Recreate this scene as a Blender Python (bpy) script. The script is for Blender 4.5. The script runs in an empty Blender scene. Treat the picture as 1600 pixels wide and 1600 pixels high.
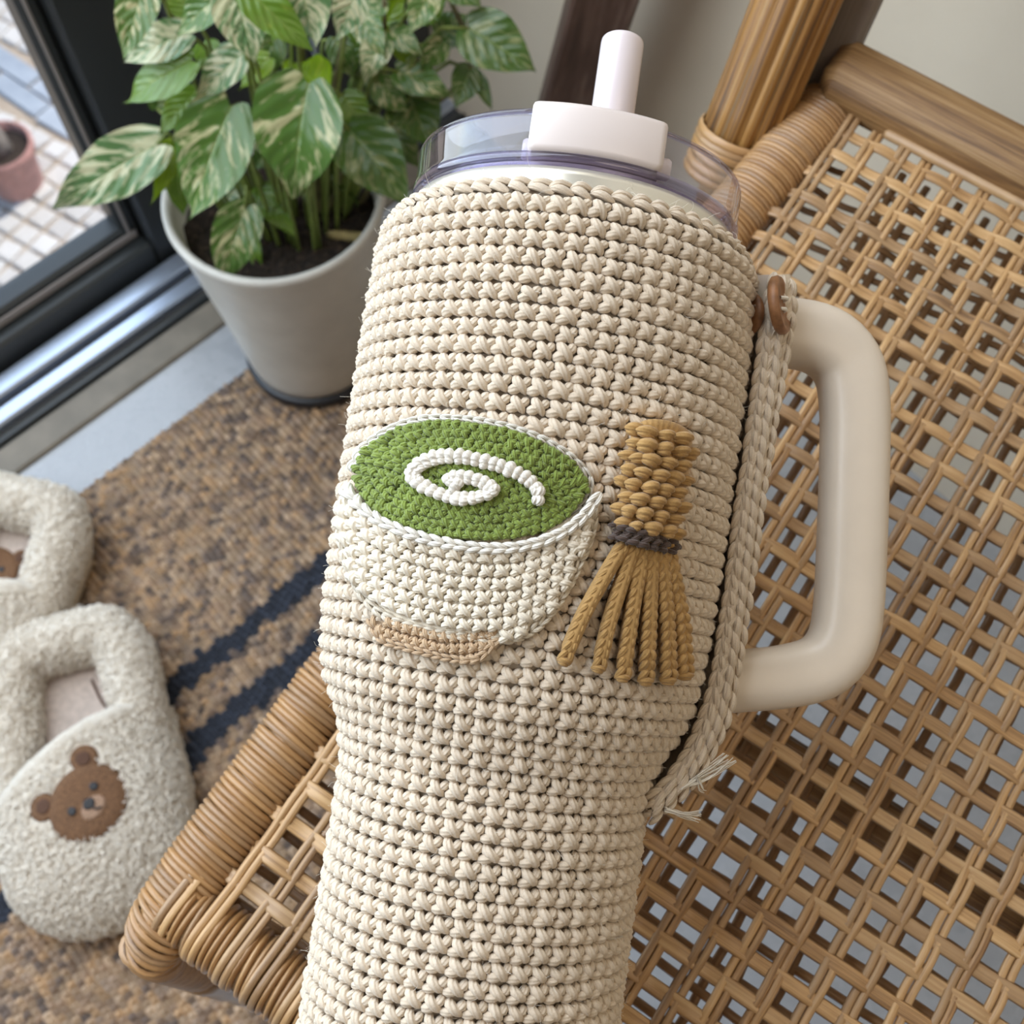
import bpy, math, random
import numpy as np
from mathutils import noise as mnoise, Vector

rng = np.random.default_rng(7)
random.seed(7)
SC = bpy.context.scene
COL = SC.collection

# ------------------------------------------------------------------ camera, world, sun, lamps, exposure
FPX, CAM_H, PITCH = 1800.0, 0.82, math.radians(64)
CAM = np.array([0, 0, CAM_H])
FW = np.array([0, math.cos(PITCH), -math.sin(PITCH)])
UP = np.array([0, math.sin(PITCH), math.cos(PITCH)])
RT = np.array([1.0, 0, 0])

cam_data = bpy.data.cameras.new('camera')
cam = bpy.data.objects.new('camera', cam_data)
COL.objects.link(cam)
cam.location = CAM
cam.rotation_euler = (math.pi / 2 - PITCH, 0, 0)
cam_data.sensor_width = 36
cam_data.lens = FPX / 1600 * 36
cam_data.clip_start = 0.02
cam_data.dof.use_dof = True
cam_data.dof.focus_distance = 0.305
cam_data.dof.aperture_fstop = 19
SC.camera = cam

SC.view_settings.view_transform = 'Standard'
SC.view_settings.look = 'None'
SC.view_settings.gamma = 1
SC.view_settings.use_curve_mapping = False
SC.view_settings.exposure = -0.12

world = bpy.data.worlds.new('sky')
SC.world = world
world.use_nodes = True
wn = world.node_tree
wn.nodes.clear()
w_out = wn.nodes.new('ShaderNodeOutputWorld')
w_bg = wn.nodes.new('ShaderNodeBackground')
w_sky = wn.nodes.new('ShaderNodeTexSky')
w_sky.sky_type = 'NISHITA'
w_sky.sun_disc = False
w_sky.sun_elevation = math.radians(48)
w_sky.sun_rotation = math.radians(40)
w_sky.altitude = 50
w_bg.inputs['Strength'].default_value = 0.34
wn.links.new(w_sky.outputs[0], w_bg.inputs[0])
wn.links.new(w_bg.outputs[0], w_out.inputs[0])


# local floor axes: E1 runs along the window wall, E2 points from the window into the room
R0 = np.array([-0.222, 0.533, 0.0])
E1 = np.array([.72, .694, 0]); E1 /= np.linalg.norm(E1)
E2 = np.array([E1[1], -E1[0], 0])
EZ = np.array([0, 0, 1.0])


def room(p, q, z=0.0):
    return R0 + E1 * p + E2 * q + EZ * z


def add_light(name, kind, loc, target, energy, color, size=None, size_y=None):
    d = bpy.data.lights.new(name, kind)
    d.energy = energy
    d.color = color
    if kind == 'AREA':
        d.shape = 'RECTANGLE'
        d.size = size
        d.size_y = size_y or size
    o = bpy.data.objects.new(name, d)
    COL.objects.link(o)
    o.location = loc
    v = Vector(np.array(target) - np.array(loc))
    o.rotation_euler = v.to_track_quat('-Z', 'Y').to_euler()
    return o


# sun outdoors runs almost along the facade, so it lights the courtyard and stays out of the room
sun = add_light('sun', 'SUN', (0, 0, 6), np.array([0, 0, 6]) - (E1 * 0.55 + E2 * 0.10 + EZ * 0.75), 4.8, (1.0, .93, .82))
sun.data.angle = math.radians(0.6)
# daylight that comes through the tall glazing
add_light('window_daylight', 'AREA', room(-0.32, -0.10, 0.88), room(-.20, .54, 0.44), 21.5, (.87, .94, 1.0), 1.4, 1.15)
# unseen warm fill light, added overhead to lift the room
add_light('warm_fill_light', 'AREA', room(-0.15, 1.7, 2.35), room(.1, 1.0, 0.3), 8, (1.0, .82, .62), 1.0, 1.0)


# ------------------------------------------------------------------ picture <-> place helpers
def ray(x, y):
    x = np.asarray(x, float)[..., None]; y = np.asarray(y, float)[..., None]
    return FW + (x - 800) / FPX * RT + (800 - y) / FPX * UP


def at_z(x, y, z=0.0):
    d = ray(x, y)
    return CAM + d * ((z - CAM_H) / d[..., 2:3])


def at_depth(x, y, t):
    return CAM + ray(x, y) * np.asarray(t, float)[..., None]


def pix(P):
    v = np.asarray(P) - CAM
    d = v @ FW
    return 800 + FPX * (v @ RT) / d, 800 - FPX * (v @ UP) / d


def nrm(v):
    v = np.asarray(v, float)
    return v / np.linalg.norm(v, axis=-1, keepdims=True)


# ------------------------------------------------------------------ object helpers
def tag(o, label=None, cat=None, group=None, kind=None):
    if label: o['label'] = label
    if cat: o['category'] = cat
    if group: o['group'] = group
    if kind: o['kind'] = kind
    return o


def thing(name, loc, label=None, cat=None, group=None, kind=None, rot=(0, 0, 0)):
    o = bpy.data.objects.new(name, None)
    o.empty_display_size = 0.02
    COL.objects.link(o)
    o.location = loc
    o.rotation_euler = rot
    return tag(o, label, cat, group, kind)


def mesh_data(name, V, Fq, mat, uv=None, col=None, smooth=True):
    V = np.asarray(V, np.float32)
    me = bpy.data.meshes.new(name)
    if isinstance(Fq, np.ndarray):
        n, k = Fq.shape
        me.vertices.add(len(V)); me.vertices.foreach_set('co', V.ravel())
        me.loops.add(n * k); me.loops.foreach_set('vertex_index', Fq.astype(np.int32).ravel())
        me.polygons.add(n)
        me.polygons.foreach_set('loop_start', np.arange(0, n * k, k, dtype=np.int32))
        me.update(calc_edges=True)
    else:
        me.from_pydata(V.tolist(), [], [list(map(int, f)) for f in Fq])
        me.update()
    np_ = len(me.polygons)
    me.polygons.foreach_set('use_smooth', np.full(np_, bool(smooth)))
    if uv is not None or col is not None:
        li = np.empty(len(me.loops), np.int32)
        me.loops.foreach_get('vertex_index', li)
    if uv is not None:
        ul = me.uv_layers.new(name='UVMap')
        ul.data.foreach_set('uv', np.asarray(uv, np.float32)[li].ravel())
    if col is not None:
        ca = me.color_attributes.new('Col', 'FLOAT_COLOR', 'POINT')
        c4 = np.ones((len(V), 4), np.float32); c4[:, :3] = col
        ca.data.foreach_set('color', c4.ravel())
    if mat: me.materials.append(mat)
    return me


def put(name, me, parent=None, loc=(0, 0, 0)):
    o = bpy.data.objects.new(name, me)
    COL.objects.link(o)
    if parent is not None:
        o.parent = parent
    o.location = loc
    return o


def part(name, geo, mat, parent=None, origin=None, smooth=True, label=None, kind=None):
    """geo = (V, F[, UV]) in world space; origin = the world location of the root the part hangs from"""
    V = np.asarray(geo[0], float)
    uv = geo[2] if len(geo) > 2 else None
    col = geo[3] if len(geo) > 3 else None
    if origin is not None: V = V - np.asarray(origin)
    o = put(name, mesh_data(name, V, geo[1], mat, uv, col, smooth), parent)
    return tag(o, label, None, None, kind)


def join(*gs):
    Vs, Fs, Us, k = [], [], [], 0
    quads = all(isinstance(g[1], np.ndarray) and g[1].shape[1] == 4 for g in gs)
    for g in gs:
        Vs.append(np.asarray(g[0], float))
        if quads: Fs.append(g[1] + k)
        else: Fs.extend([[i + k for i in f] for f in (g[1].tolist() if isinstance(g[1], np.ndarray) else g[1])])
        Us.append(np.asarray(g[2], float) if len(g) > 2 and g[2] is not None else np.zeros((len(g[0]), 2)))
        k += len(g[0])
    return np.concatenate(Vs), (np.concatenate(Fs) if quads else Fs), np.concatenate(Us)


def grid_faces(nu, nv, wrap_v=False):
    """nu rows of nv vertices"""
    i = np.arange(nu - 1)[:, None]; j = np.arange(nv if wrap_v else nv - 1)[None, :]
    j2 = (j + 1) % nv
    return np.stack([i * nv + j, i * nv + j2, (i + 1) * nv + j2, (i + 1) * nv + j], -1).reshape(-1, 4)


def frames(P, up=None):
    P = np.asarray(P, float)
    T = nrm(np.gradient(P, axis=0))
    if up is None:
        ref = np.array([0, 0, 1.0]) if abs(T[0][2]) < .9 else np.array([1.0, 0, 0])
        N = np.zeros_like(P); n = ref - T[0] * (ref @ T[0]); N[0] = n / np.linalg.norm(n)
        for k in range(1, len(P)):
            n = N[k - 1] - T[k] * (N[k - 1] @ T[k]); N[k] = n / np.linalg.norm(n)
    else:
        up = np.broadcast_to(np.asarray(up, float), P.shape)
        N = nrm(up - T * np.sum(up * T, -1, keepdims=True))
    return T, N, np.cross(T, N)


def tube(P, r, sides=8, up=None, caps=True, sx=1.0, sy=1.0, section=None):
    """sweep; sy scales along the normal, sx along the binormal"""
    P = np.asarray(P, float); n = len(P)
    T, N, B = frames(P, up)
    r = np.broadcast_to(np.asarray(r, float), (n,))
    if section is None:
        a = np.arange(sides) / sides * 2 * np.pi
        section = np.stack([np.cos(a) * sx, np.sin(a) * sy], -1)
    sides = len(section)
    V = P[:, None] + r[:, None, None] * (section[None, :, 0:1] * B[:, None] + section[None, :, 1:2] * N[:, None])
    L = np.concatenate([[0], np.cumsum(np.linalg.norm(np.diff(P, axis=0), axis=1))])
    UV = np.stack(np.broadcast_arrays(L[:, None], (np.arange(sides) / sides)[None]), -1).reshape(-1, 2)
    F = grid_faces(n, sides, True)
    V = V.reshape(-1, 3)
    if caps:
        V = np.concatenate([V, P[:1], P[-1:]]); UV = np.concatenate([UV, [[0, 0]], [[L[-1], 0]]])
        j = np.arange(0, sides); j2 = (j + 1) % sides
        c0, c1 = n * sides, n * sides + 1
        F = np.concatenate([F, np.stack([np.full(sides, c0), j2, j, np.full(sides, c0)], -1)[:, :4],
                            np.stack([np.full(sides, c1), (n - 1) * sides + j, (n - 1) * sides + j2, np.full(sides, c1)], -1)])
        # degenerate quads -> use list with triangles
        tri = [f[:3].tolist() for f in F[-2 * sides:]]
        return V, F[:-2 * sides].tolist() + tri, UV
    return V, F, UV


def lathe(profile, base, axis=(0, 0, 1), xdir=(1, 0, 0), n=48, a0=0.0, a1=2 * np.pi):
    """profile list of (r, s)"""
    prof = np.asarray(profile, float)
    axis = nrm(axis); x = np.asarray(xdir, float); x = nrm(x - axis * (x @ axis)); y = np.cross(axis, x)
    full = abs(a1 - a0 - 2 * np.pi) < 1e-6
    a = np.linspace(a0, a1, n, endpoint=not full)
    ring = np.cos(a)[:, None] * x + np.sin(a)[:, None] * y
    V = np.asarray(base) + prof[:, None, 1:2] * axis + prof[:, None, 0:1] * ring[None]
    F = grid_faces(len(prof), n, full)
    UV = np.stack(np.broadcast_arrays((a / (2 * np.pi))[None], prof[:, 1:2]), -1).reshape(-1, 2)
    return V.reshape(-1, 3), F, UV


def box_axes(c, ax, ay, az, sx, sy, sz, bevel=0.0):
    """box centred on c with half sizes along three axes, chamfered edges"""
    c = np.asarray(c, float); M = np.stack([ax, ay, az]); h = np.array([sx, sy, sz])
    b = min(bevel, .49 * 2 * h.min())
    if b <= 0:
        s = np.array([[i, j, k] for i in (-1, 1) for j in (-1, 1) for k in (-1, 1)], float) * h
        F = np.array([[0, 1, 3, 2], [4, 6, 7, 5], [0, 4, 5, 1], [2, 3, 7, 6], [0, 2, 6, 4], [1, 5, 7, 3]])
        V = s
    else:
        V = []; idx = {}
        for i in (-1, 1):
            for j in (-1, 1):
                for k in (-1, 1):
                    s = np.array([i, j, k])
                    for a in range(3):
                        v = s * (h - b); v = v.astype(float); v[a] = s[a] * h[a]
                        idx[(i, j, k, a)] = len(V); V.append(v)
        F = []
        for a in range(3):
            o1, o2 = [(1, 2), (2, 0), (0, 1)][a]
            for s in (-1, 1):
                q = []
                for (u, w) in ((-1, -1), (1, -1), (1, 1), (-1, 1)):
                    t = [0, 0, 0]; t[a] = s; t[o1] = u; t[o2] = w
                    q.append(idx[(t[0], t[1], t[2], a)])
                F.append(q if s > 0 else q[::-1])
        for a in range(3):
            o1, o2 = [(1, 2), (2, 0), (0, 1)][a]
            for u in (-1, 1):
                for w in (-1, 1):
                    q = []
                    for s, fa in ((-1, o1), (1, o1), (1, o2), (-1, o2)):
                        t = [0, 0, 0]; t[a] = s; t[o1] = u; t[o2] = w
                        q.append(idx[(t[0], t[1], t[2], fa)])
                    F.append(q if u * w < 0 else q[::-1])
        for i in (-1, 1):
            for j in (-1, 1):
                for k in (-1, 1):
                    q = [idx[(i, j, k, 0)], idx[(i, j, k, 1)], idx[(i, j, k, 2)]]
                    F.append(q if i * j * k > 0 else q[::-1])
        V = np.array(V)
    W = c + V @ M
    return W, F, np.stack([V[:, 0] + V[:, 2], V[:, 1] + V[:, 2] * .3], -1)


def smooth_path(pts, n):
    """Catmull-Rom through points, evenly resampled"""
    P = np.asarray(pts, float)
    P = np.concatenate([[2 * P[0] - P[1]], P, [2 * P[-1] - P[-2]]])
    out = []
    for k in range(1, len(P) - 2):
        t = np.linspace(0, 1, 24, endpoint=False)[:, None]
        a, b, c, d = P[k - 1], P[k], P[k + 1], P[k + 2]
        out.append(.5 * (2 * b + (c - a) * t + (2 * a - 5 * b + 4 * c - d) * t ** 2 + (3 * b - a - 3 * c + d) * t ** 3))
    out.append(P[-2][None])
    Q = np.concatenate(out)
    L = np.concatenate([[0], np.cumsum(np.linalg.norm(np.diff(Q, axis=0), axis=1))])
    s = np.linspace(0, L[-1], n)
    return np.stack([np.interp(s, L, Q[:, i]) for i in range(Q.shape[1])], -1)


def in_poly(x, y, poly):
    inside = np.zeros(np.shape(x), bool)
    n = len(poly)
    for i in range(n):
        x1, y1 = poly[i]; x2, y2 = poly[(i + 1) % n]
        cond = ((y1 > y) != (y2 > y)) & (x < (x2 - x1) * (y - y1) / (y2 - y1 + 1e-12) + x1)
        inside ^= cond
    return inside


# ------------------------------------------------------------------ materials
class NT:
    def __init__(self, name):
        self.m = bpy.data.materials.new(name); self.m.use_nodes = True
        self.t = self.m.node_tree; self.t.nodes.clear()
        self.out = self.t.nodes.new('ShaderNodeOutputMaterial')
        self.b = self.t.nodes.new('ShaderNodeBsdfPrincipled')
        self.t.links.new(self.b.outputs[0], self.out.inputs[0])

    def n(self, typ, **kw):
        nd = self.t.nodes.new('ShaderNode' + typ)
        for k, v in kw.items():
            if k.startswith('_'): setattr(nd, k[1:], v)
            else:
                key = int(k[1:]) if k[0] == 'i' and k[1:].isdigit() else k.replace('__', ' ')
                self.set(nd.inputs[key], v)
        return nd

    def set(self, sock, v):
        if isinstance(v, bpy.types.NodeSocket): self.t.links.new(v, sock)
        elif isinstance(v, (tuple, list)) and sock.type == 'RGBA' and len(v) == 3: sock.default_value = (*v, 1)
        else: sock.default_value = v

    def math(self, op, a, b=0.0, c=0.0):
        nd = self.n('Math', _operation=op, i0=a, i1=b)
        self.set(nd.inputs[2], c)
        return nd.outputs[0]

    def mix(self, f, a, b):
        nd = self.t.nodes.new('ShaderNodeMix'); nd.data_type = 'RGBA'
        self.set(nd.inputs[0], f); self.set(nd.inputs[6], a); self.set(nd.inputs[7], b)
        return nd.outputs[2]

    def ramp(self, f, stops):
        nd = self.t.nodes.new('ShaderNodeValToRGB'); self.set(nd.inputs[0], f)
        el = nd.color_ramp.elements
        while len(el) < len(stops): el.new(.5)
        for e, (p, c) in zip(el, stops):
            e.position = p; e.color = (*c, 1) if len(c) == 3 else c
        return nd.outputs[0]

    def noise(self, vec, scale, detail=3, rough=.55, dist=0.0):
        nd = self.n('TexNoise', Scale=scale, Detail=detail, Roughness=rough, Distortion=dist)
        if vec is not None: self.t.links.new(vec, nd.inputs['Vector'])
        return nd.outputs[0]

    def coord(self, which='Object'): return self.n('TexCoord').outputs[which]
    def rnd(self): return self.n('ObjectInfo').outputs['Random']

    def scaled(self, vec, s):
        nd = self.n('Mapping', _vector_type='POINT'); self.t.links.new(vec, nd.inputs[0])
        nd.inputs['Scale'].default_value = s
        return nd.outputs[0]

    def bump(self, h, strength=.5, dist=.001):
        nd = self.n('Bump', Strength=strength, Distance=dist, Height=h)
        self.t.links.new(nd.outputs[0], self.b.inputs['Normal'])
        return nd

    def base(self, c, rough=.5, **kw):
        self.set(self.b.inputs['Base Color'], c); self.set(self.b.inputs['Roughness'], rough)
        for k, v in kw.items(): self.set(self.b.inputs[k.replace('__', ' ')], v)
        return self


def mat_plain(name, c, rough=.5, nscale=0, namp=.1, bump=0, **kw):
    t = NT(name)
    if nscale:
        f = t.noise(t.coord(), nscale, 4)
        c2 = tuple(x * (1 - namp * 2) for x in c); c3 = tuple(min(1, x * (1 + namp)) for x in c)
        t.base(t.ramp(f, [(.3, c2), (.7, c3)]), rough, **kw)
        if bump: t.bump(f, bump, .0006)
    else:
        t.base(c, rough, **kw)
    return t.m


def mat_yarn(name, c, vary=.08, twist=1.6, relief=.62):
    """plied yarn: u runs along the strand (0..1 per stitch leg), v around it"""
    t = NT(name)
    uv = t.n('SeparateXYZ', i0=t.n('UVMap').outputs[0])
    u, v = uv.outputs[0], uv.outputs[1]
    ph = t.math('ADD', t.math('MULTIPLY', u, twist * 2 * math.pi), t.math('MULTIPLY', v, 7 * 2 * math.pi))
    ply = t.math('MULTIPLY_ADD', t.math('SINE', ph), .5, .5)
    obj = t.coord()
    fine = t.noise(obj, 2600, 2, .6)
    big = t.noise(obj, 130, 3)
    lo = tuple(x * (1 - vary * 1.6) for x in c); hi = tuple(min(1, x * (1 + vary * .6)) for x in c)
    col = t.ramp(t.math('ADD', t.math('MULTIPLY', fine, .6), t.math('MULTIPLY', big, .4)), [(.35, lo), (.65, hi)])
    t.base(col, .85)
    t.b.inputs['Sheen Weight'].default_value = .25
    t.b.inputs['Sheen Roughness'].default_value = .5
    h = t.math('ADD', t.math('MULTIPLY', ply, .75), t.math('MULTIPLY', fine, .45))
    t.bump(h, relief, .00036)
    return t.m


def mat_cane(name, stops, streak=(6, 900, 900), rough=.42):
    t = NT(name)
    uv = t.n('UVMap').outputs[0]
    sx = t.n('SeparateXYZ', i0=uv)
    rv = t.math('MULTIPLY', t.rnd(), 37.0)
    vec = t.n('CombineXYZ', i0=t.math('MULTIPLY', sx.outputs[0], 16.0), i1=t.math('MULTIPLY', sx.outputs[1], 5.0), i2=rv).outputs[0]
    f1 = t.noise(vec, 1.0, 4, .6)
    vec2 = t.n('CombineXYZ', i0=t.math('MULTIPLY', sx.outputs[0], 40.0), i1=t.math('MULTIPLY', sx.outputs[1], 26.0), i2=rv).outputs[0]
    f2 = t.noise(vec2, 1.0, 3, .6)
    f = t.math('ADD', t.math('MULTIPLY', f1, .62), t.math('MULTIPLY', f2, .38))
    f = t.math('ADD', f, t.math('MULTIPLY_ADD', t.rnd(), .16, -.08))
    col = t.ramp(f, stops)
    grey = t.math('FRACT', t.math('MULTIPLY', t.rnd(), 17.31))
    col = t.mix(t.ramp(grey, [(.45, (0, 0, 0)), (1.0, (.55, .55, .55))]), col, (.27, .175, .105))
    knot = t.noise(t.n('CombineXYZ', i0=t.math('MULTIPLY', sx.outputs[0], 55.0), i1=sx.outputs[1], i2=rv).outputs[0], 1.0, 2)
    col = t.mix(t.ramp(knot, [(.66, (0, 0, 0)), (.78, (.7, .7, .7))]), col, (.20, .105, .045))
    t.base(col, rough, Coat__Weight=.25, Coat__Roughness=.3)
    t.bump(f2, .35, .0004)
    return t.m


CREAM = (.66, .575, .47)
M = {}
M['yarn_beige'] = mat_yarn('beige_cotton_yarn', (.735, .615, .475))
M['yarn_shade'] = mat_plain('yarn_shade_lining', (.52, .44, .35), .95)  # darker copy of the beige yarn, shade of the gaps in its colour
M['yarn_cream'] = mat_yarn('cream_cotton_yarn', (.80, .71, .57), .06)
M['yarn_white'] = mat_yarn('white_cotton_yarn', (.84, .79, .70), .05)
M['yarn_green'] = mat_yarn('matcha_green_yarn', (.225, .30, .045), .22, 1.6, .7)
M['yarn_tan'] = mat_yarn('tan_cotton_yarn', (.58, .40, .24), .10)
M['yarn_mustard'] = mat_yarn('mustard_yarn', (.47, .275, .092), .12, 1.6, .45)
M['yarn_brown'] = mat_yarn('dark_brown_yarn', (.085, .050, .036), .2)
M['fibre'] = mat_plain('loose_fibre', (.82, .77, .68), .9)
M['steel'] = mat_plain('cream_coated_steel', (.80, .76, .66), .22, Metallic=.55)
M['handle'] = mat_plain('cream_handle_plastic', (.75, .655, .545), .34, 60, .02)
M['white_plastic'] = mat_plain('pale_pink_white_plastic', (.76, .675, .645), .28)
M['straw'] = mat_plain('pale_lilac_straw_plastic', (.76, .68, .70), .22)
M['button'] = mat_plain('brown_button_wood', (.30, .135, .055), .45, 300, .2)
t = NT('cream_fleece')
v1 = t.n('TexVoronoi', Scale=300.0); f1 = t.noise(t.coord(), 240, 4, .65)
t.t.links.new(t.coord(), v1.inputs['Vector'])
t.base(t.ramp(f1, [(.3, (.68, .59, .48)), (.7, (.84, .77, .67))]), .95)
t.b.inputs['Sheen Weight'].default_value = .4
f3 = t.noise(t.coord(), 620, 2, .6)
f4 = t.noise(t.coord(), 1300, 2, .6)
t.bump(t.math('ADD', t.math('MULTIPLY', f4, .5), f3), .7, .0020)
M['fleece'] = t.m
M['tuft'] = mat_plain('cream_fleece_tuft', (.90, .815, .70), .9)
for nt_ in [M['tuft'].node_tree]:
    nt_.nodes['Principled BSDF'].inputs['Sheen Weight'].default_value = .3
M['fleece2'] = mat_plain('insole_cloth', (.56, .46, .40), .95, 260, .10, .4)
M['sole'] = mat_plain('slipper_sole_felt', (.60, .50, .37), .9, 300, .1, .4)
M['bear'] = mat_plain('brown_embroidery', (.21, .105, .050), .9, 900, .35, .9)
M['bear_dark'] = mat_plain('dark_brown_embroidery', (.10, .048, .028), .9)
M['bear_light'] = mat_plain('pale_embroidery', (.40, .25, .165), .9, 900, .2)
M['black_thread'] = mat_plain('black_thread', (.012, .011, .013), .5)
M['pot'] = mat_plain('off_white_glazed_pot', (.66, .635, .585), .42, 30, .05)
M['saucer'] = mat_plain('black_saucer', (.018, .019, .024), .4)
M['frame'] = mat_plain('anthracite_window_frame', (.028, .032, .034), .38)
M['seal'] = mat_plain('pale_window_seal', (.34, .31, .30), .5)
M['alu'] = mat_plain('brushed_aluminium', (.50, .57, .70), .40, Metallic=.85)  # blue of the reflected sky is put into the metal's colour
M['groove'] = mat_plain('track_groove', (.05, .05, .05), .6)
M['threshold'] = mat_plain('threshold_stone', (.21, .18, .14), .6, 40, .1)  # shadow along the door sill is put into the stone's colour
M['terracotta'] = mat_plain('pink_terracotta', (.42, .21, .18), .8, 40, .15)
M['bark'] = mat_plain('grey_bark', (.20, .17, .15), .9, 60, .3, .6)
M['grout'] = mat_plain('courtyard_sand_joint', (.42, .33, .25), .95, 30, .12)
M['facade'] = mat_plain('outer_facade_plaster', (.62, .57, .5), .9, 8, .05)
M['ceiling'] = mat_plain('white_ceiling_paint', (.78, .75, .70), .9)
M['room_wall'] = mat_plain('warm_white_wall_paint', (.68, .62, .53), .9)

t = NT('beige_wall_plaster')
f = t.noise(t.coord(), 9, 4); f2 = t.noise(t.coord(), 160, 3)
t.base(t.ramp(f, [(.3, (.71, .615, .485)), (.7, (.765, .67, .535))]), .85)
t.bump(t.math('ADD', t.math('MULTIPLY', f, .6), t.math('MULTIPLY', f2, .4)), .18, .004)
M['wall'] = t.m

t = NT('pale_concrete_floor')
f = t.noise(t.coord(), 6, 5, .6); f2 = t.noise(t.coord(), 55, 4)
t.base(t.ramp(t.math('ADD', t.math('MULTIPLY', f, .7), t.math('MULTIPLY', f2, .3)), [(.3, (.33, .34, .36)), (.7, (.46, .47, .49))]), t.ramp(f2, [(.3, (.22, .22, .22)), (.7, (.34, .34, .34))]))
M['floor'] = t.m

t = NT('jute_weave')
a = t.n('Attribute', _attribute_name='Col')
fz = t.noise(t.scaled(t.coord(), (1, 1, 1)), 900, 3)
hsv = t.n('HueSaturation', Color=a.outputs['Color'], Value=t.math('MULTIPLY_ADD', fz, .9, .55))
t.base(hsv.outputs[0], .9)
t.bump(fz, .6, .0012)
M['jute'] = t.m

CANE = [(.30, (.20, .10, .040)), (.44, (.45, .255, .108)), (.57, (.61, .375, .17)), (.72, (.72, .49, .26))]
M['cane'] = mat_cane('rattan_cane', CANE)
M['cane_wrap'] = mat_cane('rattan_wrapping', [(.28, (.20, .095, .036)), (.45, (.36, .19, .072)), (.60, (.47, .265, .11)), (.75, (.58, .37, .19))], rough=.33)
M['cane_under'] = mat_cane('rattan_underlayer', [(.30, (.20, .10, .04)), (.50, (.33, .18, .075)), (.72, (.46, .28, .13))])


def mat_wood(name, stops, cross=60.0, along=3.0, rough=.5, bump=.5):
    t = NT(name)
    sx = t.n('SeparateXYZ', i0=t.n('UVMap').outputs[0])
    vec = t.n('CombineXYZ', i0=t.math('MULTIPLY', sx.outputs[0], along), i1=t.math('MULTIPLY', sx.outputs[1], cross), i2=t.math('MULTIPLY', t.rnd(), 20.0)).outputs[0]
    f = t.noise(vec, 1.0, 6, .65, .3)
    vec2 = t.n('CombineXYZ', i0=t.math('MULTIPLY', sx.outputs[0], along * 3), i1=t.math('MULTIPLY', sx.outputs[1], cross * 4)).outputs[0]
    f2 = t.noise(vec2, 1.0, 4, .6)
    t.base(t.ramp(t.math('ADD', t.math('MULTIPLY', f, .7), t.math('MULTIPLY', f2, .3)), stops), rough)
    t.bump(t.math('ADD', f, t.math('MULTIPLY', f2, .6)), bump, .0012)
    return t.m


M['rail_wood'] = mat_wood('brown_rail_wood', [(.36, (.07, .034, .014)), (.45, (.19, .095, .034)), (.54, (.29, .16, .060)), (.64, (.40, .25, .12))], 420, 9)
M['post_wood'] = mat_wood('golden_bamboo_post', [(.38, (.06, .045, .033)), (.45, (.20, .092, .028)), (.52, (.37, .18, .048)), (.57, (.45, .24, .07)), (.62, (.22, .185, .145))], 4.5, 4, .4)
M['grey_wood'] = mat_wood('weathered_grey_wood', [(.3, (.16, .125, .10)), (.6, (.27, .225, .19)), (.8, (.36, .31, .27))], 120, 5, .7)
M['dark_wood'] = mat_wood('dark_brown_weathered_wood', [(.34, (.05, .028, .020)), (.48, (.12, .066, .048)), (.58, (.21, .135, .105)), (.66, (.42, .32, .24))], 60, 5, .4)

t = NT('clear_acrylic')
lw = t.n('LayerWeight', Blend=.5)
tr = t.n('BsdfTransparent', Color=(.935, .935, .99))
gl = t.n('BsdfGlossy', Roughness=.03, Color=(.95, .95, 1.0))
mx = t.n('MixShader', i0=t.math('MULTIPLY_ADD', t.math('POWER', lw.outputs['Facing'], 3.5), .80, .055), i1=tr.outputs[0], i2=gl.outputs[0])
t.t.links.new(mx.outputs[0], t.out.inputs[0])
M['acrylic'] = t.m

t = NT('lavender_acrylic_edge')
lw = t.n('LayerWeight', Blend=.5)
tr = t.n('BsdfTransparent', Color=(.82, .81, .91))
gl = t.n('BsdfGlossy', Roughness=.04, Color=(.95, .95, 1.0))
mx = t.n('MixShader', i0=t.math('MULTIPLY_ADD', t.math('POWER', lw.outputs['Facing'], 3.0), .6, .06), i1=tr.outputs[0], i2=gl.outputs[0])
t.t.links.new(mx.outputs[0], t.out.inputs[0])
M['acrylic_edge'] = t.m

t = NT('window_glass')
lw = t.n('LayerWeight', Blend=.5)
tr = t.n('BsdfTransparent', Color=(.95, .97, .97))
gl = t.n('BsdfGlossy', Roughness=.0, Color=(1, 1, 1))
mx = t.n('MixShader', i0=t.math('MULTIPLY_ADD', t.math('POWER', lw.outputs['Facing'], 5.0), .9, .035), i1=tr.outputs[0], i2=gl.outputs[0])
t.t.links.new(mx.outputs[0], t.out.inputs[0])
M['glass'] = t.m

t = NT('potting_soil')
f = t.noise(t.coord(), 90, 5, .7); f2 = t.noise(t.coord(), 260, 3)
t.base(t.ramp(f2, [(.35, (.012, .008, .006)), (.6, (.045, .028, .019)), (.78, (.15, .095, .06))]), .9)
t.bump(t.math('ADD', f, f2), 1.0, .006)
M['soil'] = t.m

t = NT('pale_cobble_stone')
f = t.noise(t.coord(), 22, 4)
v = t.math('ADD', t.math('MULTIPLY', f, .6), t.math('MULTIPLY', t.rnd(), .4))
t.base(t.ramp(v, [(.2, (.44, .40, .37)), (.5, (.55, .515, .485)), (.8, (.64, .61, .585))]), .8)
t.bump(f, .4, .004)
M['cobble'] = t.m

t = NT('shaded_sett')  # paving in shadow: the shade is put into the stone's blue-grey
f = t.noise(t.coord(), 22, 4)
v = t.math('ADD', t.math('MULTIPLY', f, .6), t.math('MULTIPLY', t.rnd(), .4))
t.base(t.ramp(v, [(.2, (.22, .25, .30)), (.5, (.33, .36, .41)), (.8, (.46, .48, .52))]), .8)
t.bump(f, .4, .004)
M['sett'] = t.m


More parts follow.
